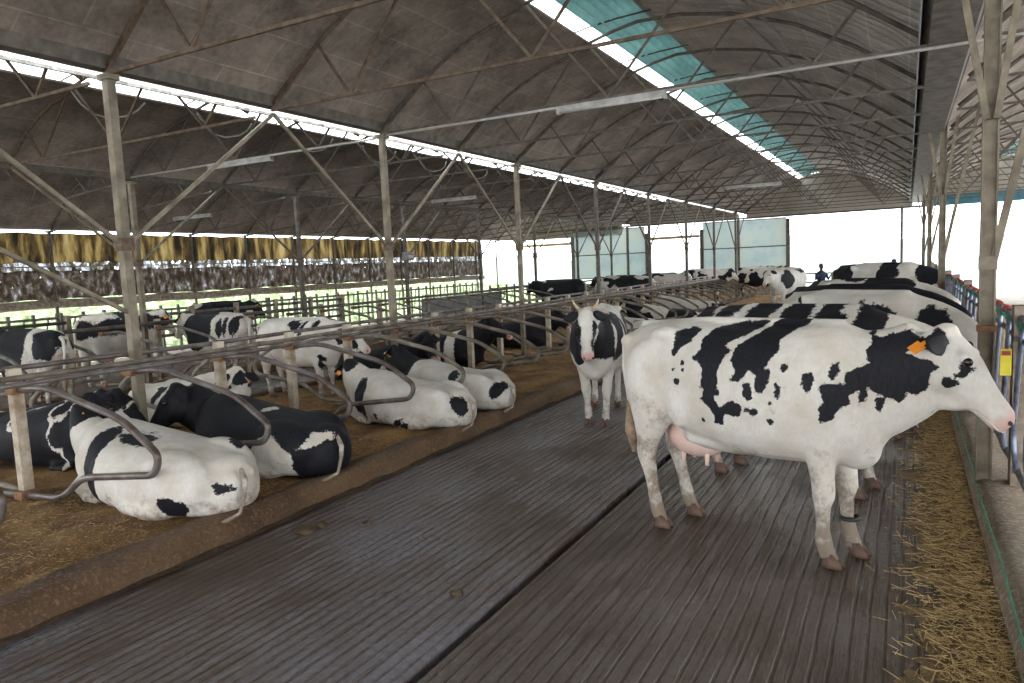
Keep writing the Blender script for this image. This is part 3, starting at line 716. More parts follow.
def leg_hind(mb, x, y, dx=0, splay=0):
    rows = [(1.22,.02,.20,.08,.15),(1.08,.0,.22,.10,.17),(.94,.0,.20,.11,.175),(.82,.0,.165,.098,.18),(.72,-.02,.125,.078,.18),(.62,-.045,.088,.06,.175),(.54,-.065,.070,.048,.17),(.48,-.065,.062,.044,.17),(.40,-.045,.047,.040,.17),(.28,-.02,.038,.036,.17),(.17,.0,.044,.042,.17),(.12,.01,.046,.044,.17),(.08,.025,.043,.043,.17),(.045,.04,.05,.047,.17)]
    secs = []
    for z, xo, fa, la, yy in rows:
        k = max(0, (1.0-z)); kk = 1.18 if z < .56 else 1.05
        secs.append(((x+xo+dx*k, (yy+splay*k)*y, z), V_, U, la*kk, fa*kk, fa*kk))
    mb.loft(secs, 14, 2.0); return (x+.05+dx, (.17+splay)*y, 0)
STAND = [(-.95,1.33,1.06,.10),(-.90,1.40,.95,.17),(-.78,1.445,.84,.24),(-.62,1.475,.76,.28),(-.48,1.485,.70,.295),(-.30,1.47,.64,.33),(-.08,1.455,.60,.37),(.14,1.455,.585,.385),(.34,1.465,.59,.36),(.50,1.485,.60,.31),(.62,1.47,.60,.27),(.72,1.43,.63,.22),(.80,1.37,.72,.16),(.85,1.30,.80,.11)]
LIE = [(-1.0,.32,.12,.10),(-.95,.40,.05,.20),(-.84,.47,.0,.31),(-.64,.53,.0,.42),(-.38,.565,.0,.48),(-.05,.60,.0,.50),(.22,.65,.0,.47),(.44,.71,.0,.38),(.60,.73,.02,.30),(.76,.67,.06,.22),(.85,.56,.12,.14)]
def poly_sd(P, X, Z):
    """signed distance (+ inside) of points to polygon"""
    P = np.array(P); Q = np.roll(P, -1, 0); d = np.full(X.shape, 1e9); ins = np.zeros(X.shape, bool)
    for (ax, az), (bx, bz) in zip(P, Q):
        ex, ez = bx-ax, bz-az; t = np.clip(((X-ax)*ex+(Z-az)*ez)/(ex*ex+ez*ez+1e-12), 0, 1)
        d = np.minimum(d, np.hypot(X-ax-t*ex, Z-az-t*ez))
        c = ((az > Z) != (bz > Z)); 
        with np.errstate(divide='ignore', invalid='ignore'): xi = ax + (Z-az)/(bz-az if bz != az else 1e-9)*ex
        ins ^= c & (X < xi)
    return np.where(ins, d, -d)
def f_noise(P, s, seed):
    o = Vector((seed*7.31, seed*3.17, seed*1.93)); return np.array([noise.noise(Vector(p)*s+o)+.45*noise.noise(Vector(p)*s*2.3+o)+.2*noise.noise(Vector(p)*s*5+o) for p in P])
def coat_attr(me, fn, pinkc=None, dirt=0.0, legz=.5, kd=2.0):
    n = len(me.vertices); co = np.empty(n*3); me.vertices.foreach_get('co', co); P = co.reshape(-1, 3)
    d = fn(P); col = np.zeros((n, 4)); col[:, 3] = 1
    col[:, 0] = np.clip(.5 + d*kd, 0, 1)
    if pinkc:
        for c, r in pinkc: col[:, 1] = np.maximum(col[:, 1], np.clip(1.5-np.linalg.norm((P-np.array(c)), axis=1)/r, 0, 1))
    col[:, 2] = np.clip(dirt + np.clip((legz-P[:, 2])/legz, 0, 1)*.62, 0, 1)
    if legz > .5:
        for c, r, q in (((-.62,0,.78), .38, .34), ((.05,0,.60), .36, .26), ((-.95,0,1.0), .30, .22), ((.48,0,.70), .22, .25)):
            col[:, 2] += np.clip(1-np.linalg.norm((P-np.array(c))*np.array((1,.6,1)), axis=1)/r, 0, 1)*q
        col[:, 2] = np.clip(col[:, 2], 0, 1)
    a = me.color_attributes.new('coat', 'FLOAT_COLOR', 'POINT'); a.data.foreach_set('color', col.ravel())
def blobs(L, base=-.5):
    def fn(P):
        w1 = f_noise(P, 3.1, 41+len(L)); w2 = f_noise(P, 3.1, 57+len(L)); P = P + np.stack([w1, w2*.4, w2], 1)*.085
        d = np.full(len(P), base)
        for b_ in L:
            c, r = np.array(b_[:3]), np.array(b_[3:6]); q = (P-c)/r; s = 1
            dd = (1-np.linalg.norm(q, axis=1))*float(min(r))
            if len(b_) > 6 and b_[6] < 0: d = np.where(dd > -.05, np.minimum(d, -dd), d)      # white hole
            else: d = np.maximum(d, dd)
        return d
    return fn
def rnd(seed, bias, s=1.9, amp=.35):
    return lambda P: (f_noise(P, s, seed) - bias)*amp
def both(*fs): return lambda P: np.maximum.reduce([f(P) for f in fs])
ear_cache = {}
def ear_mesh(black, s):
    key = (black, s)
    if key in ear_cache: return ear_cache[key]
    mb = MB(); secs = []
    for t, w_, th in ((0,.03,.022),(.12,.045,.024),(.35,.062,.018),(.6,.062,.013),(.82,.04,.010),(1,.008,.006)):
        secs.append(((0, t*.21*s, -.02*math.sin(t*2.4)), U, W3, w_*s, th*s, th*s*.4))
    mb.loft(secs, 14, 2.0); me = mb.mesh('ear', 'coat', True)
    coat_attr(me, lambda P: np.full(len(P), .5 if black else -.5)); ear_cache[key] = me; return me
hoof_me = None
def hoof_mesh():
    global hoof_me
    if hoof_me is None:
        mb = MB()
        for s in (-1, 1):
            mb.loft([((.005, s*.027, .0), V_, U, .028, .075, .05), ((.002, s*.026, .03), V_, U, .027, .062, .045), ((-.008, s*.024, .06), V_, U, .025, .045, .04), ((-.015, s*.02, .085), V_, U, .022, .03, .035)], 10, 2.3)
        hoof_me = mb.mesh('hoof', 'hoof', True)
    return hoof_me
eye_me = MB().ell((0,0,0), (.026,.020,.024)).mesh('eye', 'eye', True)
lid_me = None
nostril_me = MB().ell((0,0,0), (.016,.010,.012), None, 8, 5).mesh('nostril', 'blackish', True)
tag_mb = MB().box((0,0,-.035), (.008,.058,.07)); tag_mb.box((0,0,.008), (.012,.018,.03)); tag_me = tag_mb.mesh('ear_tag', 'orange')
horn_me = MB().tube([(0,0,0),(.01,.04,.03),(.03,.07,.08),(.05,.08,.12)], [.022,.019,.013,.004], 8).mesh('horn', 'horn', True)
def cow(label, loc, rz, pose='stand', coat=None, s=1.0, vox=.022, H0=(1.08,0,1.395), yaw=0, pitch=-51, roll=0, hs=.98, ears=(1,1), tags=(1,1), group=None, legs=None,
        neckc=None, kd=2.0, dirt=.0, horns=False, tail='down', ear_pose=(8,-30), nk=(.24,.13), haunch=1, it=8, anklet=False):
    t = thing('dairy_cow', label, 'cow', loc, R(rz), group); t.scale = (s, s, s)
    mb = MB(); Rm = hrot(yaw, pitch, roll); d = Rm @ U; v = Rm @ W3; u = Rm @ V_
    hoofs = []
    if pose == 'stand':
        torso(mb, STAND)
        for sy in (-1, 1):
            mb.ell((-.52, sy*.185, 1.395), (.12,.08,.06)); mb.ell((-.90, sy*.10, 1.32), (.07,.05,.06))
            mb.ell((.50, sy*.205, 1.03), (.16,.095,.30)); mb.ell((.64, sy*.16, .92), (.14,.10,.17)); mb.ell((-.66, sy*.20, 1.08), (.21,.11,.28)); mb.ell((-.40, sy*.26, .92), (.10,.06,.16))
        mb.ell((.66,0,.72), (.15,.12,.14)); mb.ell((.80,0,.93), (.10,.07,.16)); mb.ell((-.1,0,.68), (.5,.22,.10)); mb.tube([(-.85,0,1.44),(-.3,0,1.48),(.3,0,1.475),(.6,0,1.475)], .03, 8)
        mb.ell(tuple(Vector(H0)+d*.15-v*.215), (.17,.085,.11)); mb.ell(tuple(Vector(H0)+d*.32-v*.155), (.12,.062,.055))
        L = legs or dict(fl=(0,0), fr=(0,0), hl=(0,0), hr=(0,0))
        hoofs = [leg_front(mb, .52, 1, *L['fl']), leg_front(mb, .52, -1, *L['fr']), leg_hind(mb, -.66, 1, *L['hl']), leg_hind(mb, -.66, -1, *L['hr'])]
        base = (.58,0,1.10); bh = .40; bw = .20; c1 = neckc or (.88, H0[1]*.3, 1.14)
    else:
        torso(mb, LIE, 2.4)
        h = haunch
        mb.ell((-.50, h*.25, .30), (.40,.24,.27)); mb.ell((-.52,-h*.22,.32), (.34,.20,.25))
        mb.ell((-.82,0,.40), (.15,.17,.10)); mb.ell((.2,h*.2,.38), (.5,.25,.22))
        for sy in (-1, 1):
            mb.ell((-.48, sy*.17, .505), (.12,.09,.05)); mb.ell((-.95, sy*.09,.33), (.06,.05,.06)); mb.ell((.50, sy*.24,.38), (.20,.11,.24)); 
        mb.ell((-.28,h*.33,.13), (.36,.17,.13))      # folded hind leg
        mb.tube([(.50,.22,.28),(.80,.22,.13),(.60,.25,.05),(.46,.26,.05)], [.11,.065,.045,.04], 10)
        mb.tube([(.52,-.25,.30),(.90,-.22,.13),(.66,-.28,.05),(.50,-.30,.05)], [.11,.065,.045,.04], 10)
        mb.ell((.80,0,.30), (.16,.13,.20))
        base = (.58,0,.42); bh = .28; bw = .20; c1 = neckc or (.92,H0[1]*.4,.50)
    Hv = Vector(H0)
    neck(mb, base, c1, Hv + d*.05*hs - v*.03, bh, nk[0]*.95, bw, nk[1])
    head(mb, Hv, Rm, hs)
    me = remeshed(mb, vox, it)
    me.materials.clear(); me.materials.append(MAT['coat'])
    mz = Hv + d*.57*hs
    coat_attr(me, coat, [(tuple(mz), .085)], dirt, .75 if pose == 'stand' else .35, kd)
    child('body', me, t)
    for h_ in hoofs: child('hoof', hoof_mesh(), t, h_)
    if pose == 'stand':
        ud = MB().ell((-.40,0,.66), (.24,.16,.15))
        for a in (-.10,.08):
            for sy in (-1, 1): ud.tube([(-.38+a,sy*.07,.56),(-.38+a,sy*.075,.47)], [.02,.013], 8)
        ud.build('udder', 'udder', t, True)
        tp = [(-.93,0,1.36),(-1.0,0,1.30),(-1.02,.01,1.1),(-1.0,.03,.85),(-.99,.03,.62),(-.97,.03,.45)]
        MB().tube(tp[:5], [.035,.028,.022,.018,.016], 8).build('tail', 'coat', t, True)
        coat_attr(t.children[-1].data, lambda P: np.where(P[:, 2] < 1.2, -.5, -.5), None, .35)
        MB().tube([tp[3], tp[4], tp[5]], [.02,.05,.015], 8).build('tail_switch', 'tail', t, True)
    else:
        MB().tube([(-.94,0,.38),(-1.03,.03,.30),(-1.06,.08*haunch,.20),(-1.08,.16*haunch,.08),(-1.02,.30*haunch,.035)], [.03,.024,.018,.015,.02], 8).build('tail', 'coat', t, True)
        coat_attr(t.children[-1].data, lambda P: np.full(len(P), -.5), None, .2)
    for i, sy in enumerate((1, -1)):
        e = child('ear', ear_mesh(bool(ears[i]), hs), t)
        M3 = Matrix((d, u, v)).transposed()
        bx = Hv + d*.02*hs + u*sy*.095*hs + v*.055*hs
        loc_r = Matrix.Rotation(R(ear_pose[0]*-sy), 3, 'Z') @ Matrix.Rotation(R(ear_pose[1])*sy, 3, 'X')
        Sm = Matrix.Identity(3)
        if sy < 0: Sm = Matrix.Rotation(math.pi, 3, 'Z')
        e.matrix_local = Matrix.Translation(bx) @ (M3 @ loc_r @ Sm).to_4x4()
        if tags[i]:
            g = child('ear_tag', tag_me, e); Ei = e.matrix_local.to_3x3().inverted()
            g.matrix_local = Matrix.Translation(Vector((0,.115,-.01)) + Ei @ (Vector((0,0,-.05)) + Vector((math.cos(R(yaw)), math.sin(R(yaw)), 0))*.045)) @ (Ei @ Matrix.Rotation(R(yaw+90-sy*35), 3, 'Z')).to_4x4()
        ey = child('eye', eye_me, t); ey.matrix_local = Matrix.Translation(Hv + d*.20*hs + u*sy*.112*hs + v*.075*hs) @ M3.to_4x4()
        nn = child('nostril', nostril_me, t); nn.matrix_local = Matrix.Translation(Hv + d*.575*hs + u*sy*.052*hs + v*.015*hs) @ M3.to_4x4()
        if vox <= .022:
            mo = MB().tube([Hv + (d*a + u*sy*b_ + v*c)*hs for a, b_, c in ((.600,.022,-.050),(.575,.052,-.055),(.53,.071,-.055),(.47,.074,-.062),(.42,.073,-.072))], [.004,.005,.005,.004,.002], 6).build('mouth_line', 'udder', t, True)
        if horns:
            hh = child('horn', horn_me, t); hh.matrix_local = Matrix.Translation(Hv + d*-.02 + u*sy*.075*hs + v*.10*hs) @ (M3 @ Matrix.Rotation(R(75), 3, 'Y').inverted() @ (Matrix.Identity(3) if sy > 0 else Matrix.Diagonal((1,-1,1)))).to_4x4()
    if anklet:
        x, y, z = hoofs[0]
        MB().tube([(x-.048+.052*math.cos(a), y+.052*math.sin(a), .235) for a in np.linspace(0, 2*math.pi, 16)[:-1]], .014, 6, True).build('leg_band', 'blackish', t, True)
    return t

# --- the large cow standing side-on: patches on its right flank
FP = [
[(-0.433,1.422),(-0.327,1.45),(-0.275,1.433),(-0.311,1.363),(-0.382,1.313),(-0.42,1.247),(-0.448,1.262),(-0.443,1.342)],
[(-0.19,1.444),(-0.01,1.485),(0.146,1.491),(0.099,1.437),(0.021,1.39),(-0.06,1.342),(0.004,1.315),(-0.045,1.267),(-0.072,1.189),(-0.063,1.113),(-0.088,1.019),(-0.05,0.961),(0.047,1.016),(0.109,0.977),(0.093,0.93),(0.046,0.91),(-0.018,0.918),(-0.035,0.84),(-0.101,0.848),(-0.077,0.897),(-0.148,0.961),(-0.198,0.994),(-0.163,1.059),(-0.197,1.072),(-0.185,1.182),(-0.218,1.227),(-0.296,1.254),(-0.226,1.304),(-0.235,1.366)],
[(0.191,1.492),(0.338,1.529),(0.422,1.522),(0.394,1.473),(0.308,1.414),(0.287,1.371),(0.307,1.328),(0.263,1.283),(0.233,1.209),(0.269,1.225),(0.277,1.168),(0.232,1.062),(0.187,1.073),(0.188,1.176),(0.143,1.203),(0.08,1.124),(0.017,1.135),(0.05,1.197),(0.003,1.254),(0.02,1.345),(0.114,1.408)],
[(0.111,1.126),(0.157,1.13),(0.178,1.043),(0.141,1.01),(0.11,1.052)],
[(0.306,1.141),(0.344,1.115),(0.326,1.041),(0.303,1.054)],
[(0.765,1.416),(0.826,1.405),(0.875,1.433),(0.969,1.456),(1.016,1.412),(1.061,1.418),(1.105,1.465),(1.149,1.442),(1.139,1.366),(1.084,1.344),(1.028,1.361),(0.97,1.333),(1.04,1.298),(1.085,1.288),(1.126,1.253),(1.086,1.225),(1.076,1.135),(1.019,1.091),(0.972,1.1),(0.937,1.031),(0.913,1.055),(0.877,1.065),(0.828,1.087),(0.778,1.123),(0.766,1.041),(0.736,1.038),(0.741,1.106),(0.69,1.074),(0.703,1.021),(0.651,1.002),(0.611,0.928),(0.544,0.912),(0.544,1.005),(0.571,1.036),(0.539,1.117),(0.571,1.147),(0.624,1.146),(0.677,1.142),(0.663,1.195),(0.728,1.24),(0.778,1.257),(0.752,1.322),(0.777,1.376)],
[(0.598,1.259),(0.637,1.275),(0.643,1.221),(0.616,1.159),(0.585,1.176)],
[(0.454,1.195),(0.504,1.22),(0.523,1.157),(0.49,1.084),(0.451,1.124)],
[(0.816,1.064),(0.865,1.069),(0.853,1.009),(0.829,0.98),(0.811,1.018)]]
FC = [(0.278,0.902,0.022),(0.177,0.954,0.028),(0.35,1.23,0.022),(-0.064,1.052,0.019),(0.134,0.964,0.016),(-0.388,1.089,0.025),(-0.349,1.219,0.016),(-0.422,1.167,0.012),(-0.184,0.854,0.016),(0.084,0.929,0.019),(0.765,1.429,0.019),(-0.34,1.172,0.016),(0.279,1.014,0.012)]
FHEAD = [(1.27,-.12,1.285,.05,.06,.045),(1.235,-.13,1.25,.04,.06,.03),(1.175,-.12,1.205,.035,.06,.04),(1.15,-.04,1.49,.02,.03,.02),(1.20,-.09,1.42,.014,.03,.03)]
def coatF(P):
    X, Y, Z = P.T; d = np.full(len(P), -.5)
    for p in FP: d = np.maximum(d, poly_sd(p, X, Z))
    for x, z, r in FC: d = np.maximum(d, r - np.hypot(X-x, Z-z))
    d = np.where((Y < .03) & (X < 1.17), d, np.where((Y >= .03) & (Z > .95), np.minimum(.5, (f_noise(P, 1.7, 4)-.15)*.3), -.5))
    return np.maximum(d, blobs(FHEAD)(P))
TAGC = dict(tags=(1, 1))
cow('large white cow with black blotches standing side-on at the feed fence, front of the picture', (-.90,4.95,0), -14.6, 'stand', coatF, 1.0, .015,
    legs=dict(fl=(.07,-.07), fr=(.0,.0), hl=(.06,.02), hr=(.0,0)), ears=(1,1), kd=4.0, it=10, dirt=.16, anklet=True, ear_pose=(10,-8))
# --- cow walking towards the camera
c2 = [(.55,0,1.13,.58,.5,.33),(-.1,.42,1.15,.22,.25,.25),(-.55,.33,1.2,.2,.2,.22),(-.1,-.4,1.2,.5,.2,.3),(1.26,.145,1.22,.13,.085,.26),(1.26,-.145,1.22,.13,.085,.26),(.2,0,1.50,.45,.11,.09,-1),(.62,.30,1.15,.05,.1,.25,-1),(.30,.36,1.1,.04,.1,.22,-1)]
cow('black and white cow with small horns walking towards the camera on the wet alley', (-3.36,8.42,0), -75, 'stand', blobs(c2), .93, .02,
    H0=(1.12,-.03,1.46), yaw=12, pitch=-66, hs=.97, horns=True, legs=dict(fl=(.03,-.06), fr=(-.06,-.05), hl=(.0,-.02), hr=(.05,0)), kd=2.5, it=5)
# --- cows lined up behind at the feed fence
cow('white cow with slanting black patches, hidden behind the big side-on cow', (-.82,6.42,0), -18, 'stand', blobs([(-.75,-.1,1.40,.10,.35,.12),(-.52,-.1,1.45,.08,.35,.2),(-.25,0,1.42,.13,.4,.14),(.08,0,1.42,.14,.4,.16),(.36,0,1.42,.11,.4,.2),(.65,0,1.4,.13,.4,.2),(.2,-.4,1.0,.15,.2,.2)]), .1+.9, .03, group=None, H0=(1.02,.12,1.12), pitch=-30, neckc=(.85,0,1.15), yaw=80)
cow('long-backed white cow with clustered black spots, behind the slant-patched one', (-.47,8.66,0), -33, 'stand', blobs([(.10,-.35,1.22,.10,.2,.10),(.24,-.35,1.32,.07,.2,.09),(.42,-.33,1.23,.17,.2,.12),(.85,-.18,1.2,.12,.15,.2),(1.02,-.15,1.22,.10,.14,.16),(-.55,-.2,1.38,.05,.1,.04)]), 1.0, .03, H0=(1.20,0,1.00), pitch=-62, neckc=(1.0,0,1.12))
cow('black-backed cow behind the long white cow at the feed fence', (-.55,10.3,0), -22, 'stand', blobs([(-.1,0,1.3,1.1,.5,.35),(.9,0,1.3,.5,.3,.3)]), 1.0, .035, H0=(1.20,0,1.00), pitch=-62, neckc=(1.0,0,1.12))
cow('white cow with broad black saddle, third behind at the feed fence', (-.55,12.5,0), -20, 'stand', blobs([(-.75,0,1.3,.12,.5,.3),(.35,0,1.35,.4,.5,.3),(-.2,0,1.5,.2,.2,.06)]), 1.0, .035, H0=(1.20,0,1.00), pitch=-62, neckc=(1.0,0,1.12))
cow('black and white cow standing highest at the far end of the feed fence', (-.50,18.3,0), -20, 'stand', blobs([(-.75,0,1.3,.3,.5,.35),(.2,0,1.3,.22,.5,.4),(.9,0,1.2,.25,.3,.3)]), 1.1, .035, H0=(1.20,0,1.00), pitch=-62, neckc=(1.0,0,1.12))
cow('black-shouldered white cow facing the camera near the end doorway', (-3.55,26,0), -112, 'stand', blobs([(.4,.2,1.1,.3,.3,.3),(-.5,0,1.35,.35,.3,.15)]), 1.0, .035)
# --- cows lying in the near stalls, rumps towards the alley
L1 = [(.26,.40,.40,.12,.4,.50),(-.14,.08,.66,.36,.24,.10),(-.64,.46,.18,.12,.2,.11),(.34,.5,.06,.05,.2,.10),(-.92,.1,.50,.10,.08,.05),(-.95,.2,.28,.05,.12,.035),(-.72,-.25,.58,.14,.1,.10),(1.05,-.05,.82,.30,.3,.30)]
cow('big white cow lying in the nearest stall with black shoulder band', (-5.36,3.68,.10), 183, 'lie', blobs(L1), .95, .018,
    H0=(1.02,-.08,0.82), yaw=-122, pitch=-38, neckc=(.96,.05,0.52), nk=(.17,.12), kd=2.5, tags=(1,1), haunch=1, dirt=.05)
L2 = [(0,0,.4,1.9,1.1,.95),(-.54,.44,.20,.24,.32,.26,-1),(-.88,.22,.40,.12,.2,.05,-1),(-.10,0,.62,.08,.12,.06,-1)]
cow('mostly black cow with a white haunch patch lying in the second stall', (-5.33,4.78,.12), 180, 'lie', lambda P: np.minimum(blobs(L2)(P), -blobs([(1.22,.26,.78,.10,.09,.12),(1.30,.36,.46,.07,.10,.09)])(P)*1.0), .94, .02,
    H0=(1.06,.12,0.76), yaw=60, pitch=-50, neckc=(.98,.0,0.54), kd=2.5, tags=(1,1), haunch=1)
L3 = [(.55,.45,.35,.14,.3,.4),(.2,.6,.15,.08,.2,.12),(.9,.1,.85,.14,.3,.16),(1.2,0,.95,.3,.3,.3),(-.2,.6,.12,.1,.2,.07),(-.92,.2,.32,.07,.12,.16),(-.3,.62,.05,.1,.2,.1)]
cow('white cow lying in a near stall with small black flank spots and black head', (-5.16,6.80,.12), 181, 'lie', blobs(L3), .88, .02,
    H0=(1.00,-.10,0.74), yaw=-60, pitch=-35, neckc=(.98,.0,0.61), kd=2.5, haunch=1)
L4 = [(-.90,.25,.34,.10,.22,.14),(-.82,-.05,.22,.12,.2,.12),(-.2,.4,.6,.12,.3,.14),(.9,0,.7,.4,.4,.5)]
cow('white cow with black rump patches lying just beyond, in the fourth occupied stall', (-5.16,7.80,.13), 180, 'lie', blobs(L4), .86, .025,
    H0=(1.10,-.05,0.83), yaw=-20, pitch=-40, neckc=(.98,.0,0.61), kd=2.5)
# --- cows in the stalls on the far side of the near row
cow('black cow with thin white streaks lying head-on behind the nearest stall post', (-7.75,4.15,.12), 0, 'lie', lambda P: np.minimum(blobs([(0,0,.4,1.5,.9,.9)])(P), np.abs(f_noise(P, 1.5, 3))*.6-.035), .95, .03,
    H0=(1.10,.05,0.75), yaw=20, pitch=-45, neckc=(.98,.0,0.56), kd=2.0)
cow('white cow with round black spots lying farther back behind the first cream posts', (-7.9,5.9,.12), 0, 'lie', rnd(8, .25, 2.6), .95, .03, H0=(1.10,-.1,0.70), yaw=-35, pitch=-50, neckc=(.98,.0,0.54))
cow('cream-white cow standing in a back stall, head low behind the hoops', (-7.80,7.80,.12), 3, 'stand', blobs([(-.02,-.2,1.38,.10,.3,.06),(.12,-.25,1.38,.10,.3,.10),(.28,-.3,1.40,.05,.3,.06),(.28,-.35,1.25,.04,.2,.05),(.52,-.2,1.36,.05,.2,.05),(.62,-.2,.75,.08,.2,.08),(.58,-.2,.58,.05,.2,.1),(1.05,0,1.15,.16,.3,.16),(1.25,0,1.05,.12,.3,.12),(-.85,0,1.25,.03,.3,.1)]), .80, .025,
    H0=(1.12,-.04,1.24), yaw=-4, pitch=-38, neckc=(.9,0,1.16), tags=(1,1), dirt=.05)
cow('all black cow lying in a back stall beside the standing cream one', (-7.6,9.4,.12), -5, 'lie', lambda P: np.full(len(P), .4), .95, .03, H0=(1.10,-.1,0.80), yaw=-35, pitch=-40, neckc=(.98,.0,0.58))
cow('black cow with a white shoulder stripe lying in a farther back stall', (-7.55,11.0,.12), 0, 'lie', lambda P: np.minimum(.4, np.abs(P[:, 0]-.45)-.09), .98, .03, H0=(1.12,-.05,0.85), yaw=-10, pitch=-25, neckc=(.98,.0,0.61))
# --- cows standing in the middle row
cow('black cow with white rump saddle and muddy leg at the left edge of the picture', (-11.35,5.95,.02), 178, 'stand', blobs([(.35,0,1.1,.75,.6,.6),(-.75,.1,1.25,.22,.4,.25)]), .87, .03, dirt=.3)
cow('black-backed white-bellied cow half hidden behind the tall steel post by the pipe fence', (-13.15,8.5,-.02), 100, 'stand', blobs([(0,0,1.2,1.3,.4,.24)]), .95, .035)
cow('black cow with white dappled rump standing in the middle row, behind the posts', (-10.98,8.95,.02), 176, 'stand', blobs([(.30,0,1.15,.62,.6,.5),(-.45,.1,1.2,.1,.4,.2),(-.62,.1,1.2,.07,.4,.22),(-.82,.1,1.2,.09,.4,.22)]), .88, .03, dirt=.25)
cow('far dark cow standing at the pipe fence by the green bank', (-15.3,12.6,-.04), 86, 'stand', rnd(5, -.35), .95, .035)
# --- far cows
for (x, y, a, b_, sd, s_, lb) in [(-10.85,23.6,182,-.5,11,.95,'dark cow standing behind the pale board far down the barn'),
    (-9.9,27.2,178,-.3,12,.95,'mostly black cow standing in the far middle stalls'),
    (-8.9,29.3,5,-.1,13,.95,'piebald cow standing in the far middle stalls, right of the blacker one'),
    (-8.6,24.6,185,0,14,.95,'white-marked cow standing at the far end of the second alley'),
    (-7.6,31.2,0,-.15,15,1.0,'black and white cow at the far mesh panel, left one of two'),
    (-5.7,33.2,0,-.2,16,1.0,'black and white cow at the far mesh panel, right one of two')]:
    cow(lb, (x, y, .0), a, 'stand', rnd(sd, b_), s_, .045, tags=(0,0))
for (x, y, a, b_, sd, lb) in [(-5.5,15.2,180,.1,21,'whitish cow lying in the far near-row stalls, nearer of three'),(-5.5,18.3,180,-.1,22,'piebald cow lying in the far near-row stalls, middle of three'),(-5.5,21.4,180,.15,23,'pale cow lying in the far near-row stalls, farthest of three'),(-7.7,14.2,0,-.5,24,'dark cow lying on the far side of the near row, deep in shade')]:
    cow(lb, (x, y, .13), a, 'lie', rnd(sd, b_), .95, .045, H0=(1.10,-.05,0.80), yaw=-20, pitch=-40, neckc=(.98,.0,0.58), tags=(0,0))

# ------------------------------------------------------------------ people at the far end
def person(loc, rz, label, arm_r, arm_l, cap, s=1.0):
    t = thing('person', label, 'person', loc, R(rz)); t.scale = (s,)*3
    mb = MB()
    mb.loft([((0,0,.90),V_,U,.155,.10,.11),((0,0,1.02),V_,U,.145,.10,.10),((0,0,1.2),V_,U,.17,.12,.11),((0,0,1.38),V_,U,.195,.11,.11),((0,0,1.46),V_,U,.15,.08,.09),((0,0,1.50),V_,U,.06,.055,.06)], 14)
    mb.tube([(0,0,1.46),(0.01,0,1.58)], .052, 10)
    for sy in (-1, 1):
        mb.tube([(0,sy*.09,.95),(.02,sy*.10,.5),(0,sy*.11,.08)], [.09,.062,.042], 10); mb.box((.05,sy*.11,.04), (.24,.09,.08))
    for A, sy in ((arm_l, 1), (arm_r, -1)): mb.tube([(0,sy*.19,1.41)] + A, [.055,.045,.032], 8)
    me = remeshed(mb, .02, 3); me.materials.clear(); me.materials.append(MAT['blueshirt']); child('body', me, t)
    hd = MB().ell((.01,0,1.66), (.095,.075,.115)); hd.ell((.105,0,1.65), (.02,.014,.022)); hd.ell((0,.078,1.65), (.018,.01,.03)); hd.ell((0,-.078,1.65), (.018,.01,.03)); hd.build('head', 'skin', t, True)
    if cap:
        c = MB().ell((0,0,1.71), (.105,.088,.085)); c.box((.13,0,1.69), (.12,.13,.015)); c.build('cap', 'blueshirt', t, True)
    else: MB().ell((-.015,0,1.70), (.10,.086,.09)).build('hair', 'blackish', t, True)
    for A in (arm_l, arm_r):
        p = Vector(A[-1]); dr = (p-Vector(A[-2])).normalized(); sd = dr.orthogonal().normalized(); h = MB(); h.ell(p+dr*.035, (.035,.03,.03))
        for k in range(4): h.tube([p+dr*.05+sd*(k-1.5)*.018, p+dr*(.11-.008*abs(k-1.5))+sd*(k-1.5)*.02], [.009,.007], 6)
        h.tube([p+dr*.02+sd*.03, p+dr*.06+sd*.06], [.01,.008], 6); h.build('hand', 'skin', t, True)
person((-2.98,31.2,-.26), -60, 'person in dark clothes standing in the bright end doorway with one arm raised', [(.05,-.24,1.16),(.2,-.22,1.3)], [(.03,.27,1.15),(.22,.30,1.33)], False, 1.0)
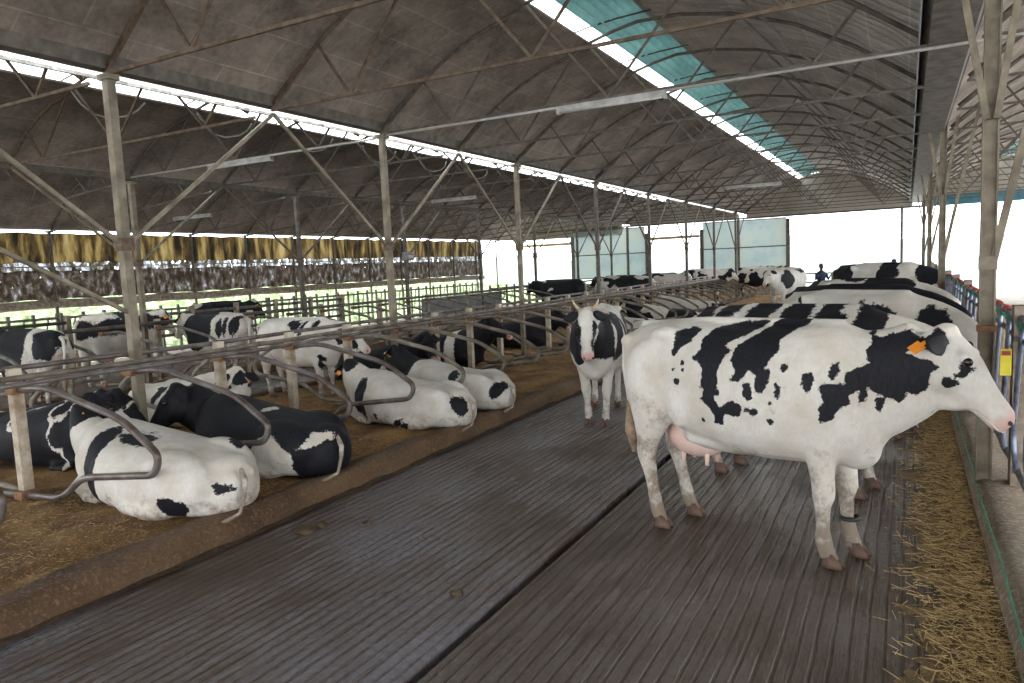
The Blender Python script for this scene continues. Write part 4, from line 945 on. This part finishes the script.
person((-.42,30.6,-.20), -90, 'person in a cap reaching sideways behind the far feed fence cows', [(.0,-.26,1.14),(.1,-.25,.95)], [(.0,.50,1.36),(.03,.78,1.33)], True, 1.0)

# ------------------------------------------------------------------ litter
for i, (x, y, r) in enumerate([(-3.95,3.85,.13),(-3.92,3.98,.08),(-3.6,4.15,.05),(-1.5,2.6,.07),(-2.3,3.4,.05)]):
    mb = MB(); 
    for k in range(3): mb.ell((r*.25*(k-1), r*.2*math.sin(k*2), .008), (r*(.75-.12*k), r*(.6-.1*k), .018+.006*k))
    me = mb.mesh('pat', 'dung', True)
    for vv in me.vertices: vv.co += Vector((fbm(vv.co.x, vv.co.y, 14, i), fbm(vv.co.y, vv.co.x, 14, i+3), 0))*.012
    o = bpy.data.objects.new('dung_pat', me); C.objects.link(o); o.location = (x, y, 0)
    tag(o, ['largest dung pat on the alley near the bedding kerb','smaller dung pat touching the largest one by the kerb','small dung crumb further along the bedding kerb','dung smear on the brown slab near the scraper channel','dung crumb beside the scraper channel on the wet slab'][i], 'dung')
rng = random.Random(5)
def litter(name, n, fx, m, label, L=(.03,.09), w_=.003):
    mb = MB()
    for i in range(n):
        x, y, z = fx(); a = rng.uniform(0, 6.28); l = rng.uniform(*L); t = rng.uniform(-.25,.35)
        p = Vector((x, y, z)); q = p + Vector((math.cos(a)*l, math.sin(a)*l, t*l)); mb.bar(p, q, w_, w_*.6)
    tag(mb.build(name, m), label, name.replace('_', ' '), None, 'stuff')
def fx_hay():
    y = 1.8 + 10*rng.random()**1.5; x = .43 - abs(rng.gauss(0, .17)); return (max(-.15, x), y, .012+.02*rng.random())
struct('trim_14', grid_mesh(-.12, .45, .5, 14, 40, 900, lambda x, y: -.016 + .034*(x+.12)/.57 + .012*fbm(x, y, 3, 3) + .006*fbm(x, y, 22, 5)), 'haylitter', True)
litter('loose_hay', 7000, fx_hay, 'straw', 'loose yellow hay strewn along the foot of the feed kerb')
litter('bedding_straw', 3200, lambda: ((lambda x, y: (x, y, bed_z(x, y)+.006))(-4.6-1.9*rng.random(), 1.0+5*rng.random()**1.3)), 'straw', 'short straw bits on the brown bedding', (.02,.05), .0022)
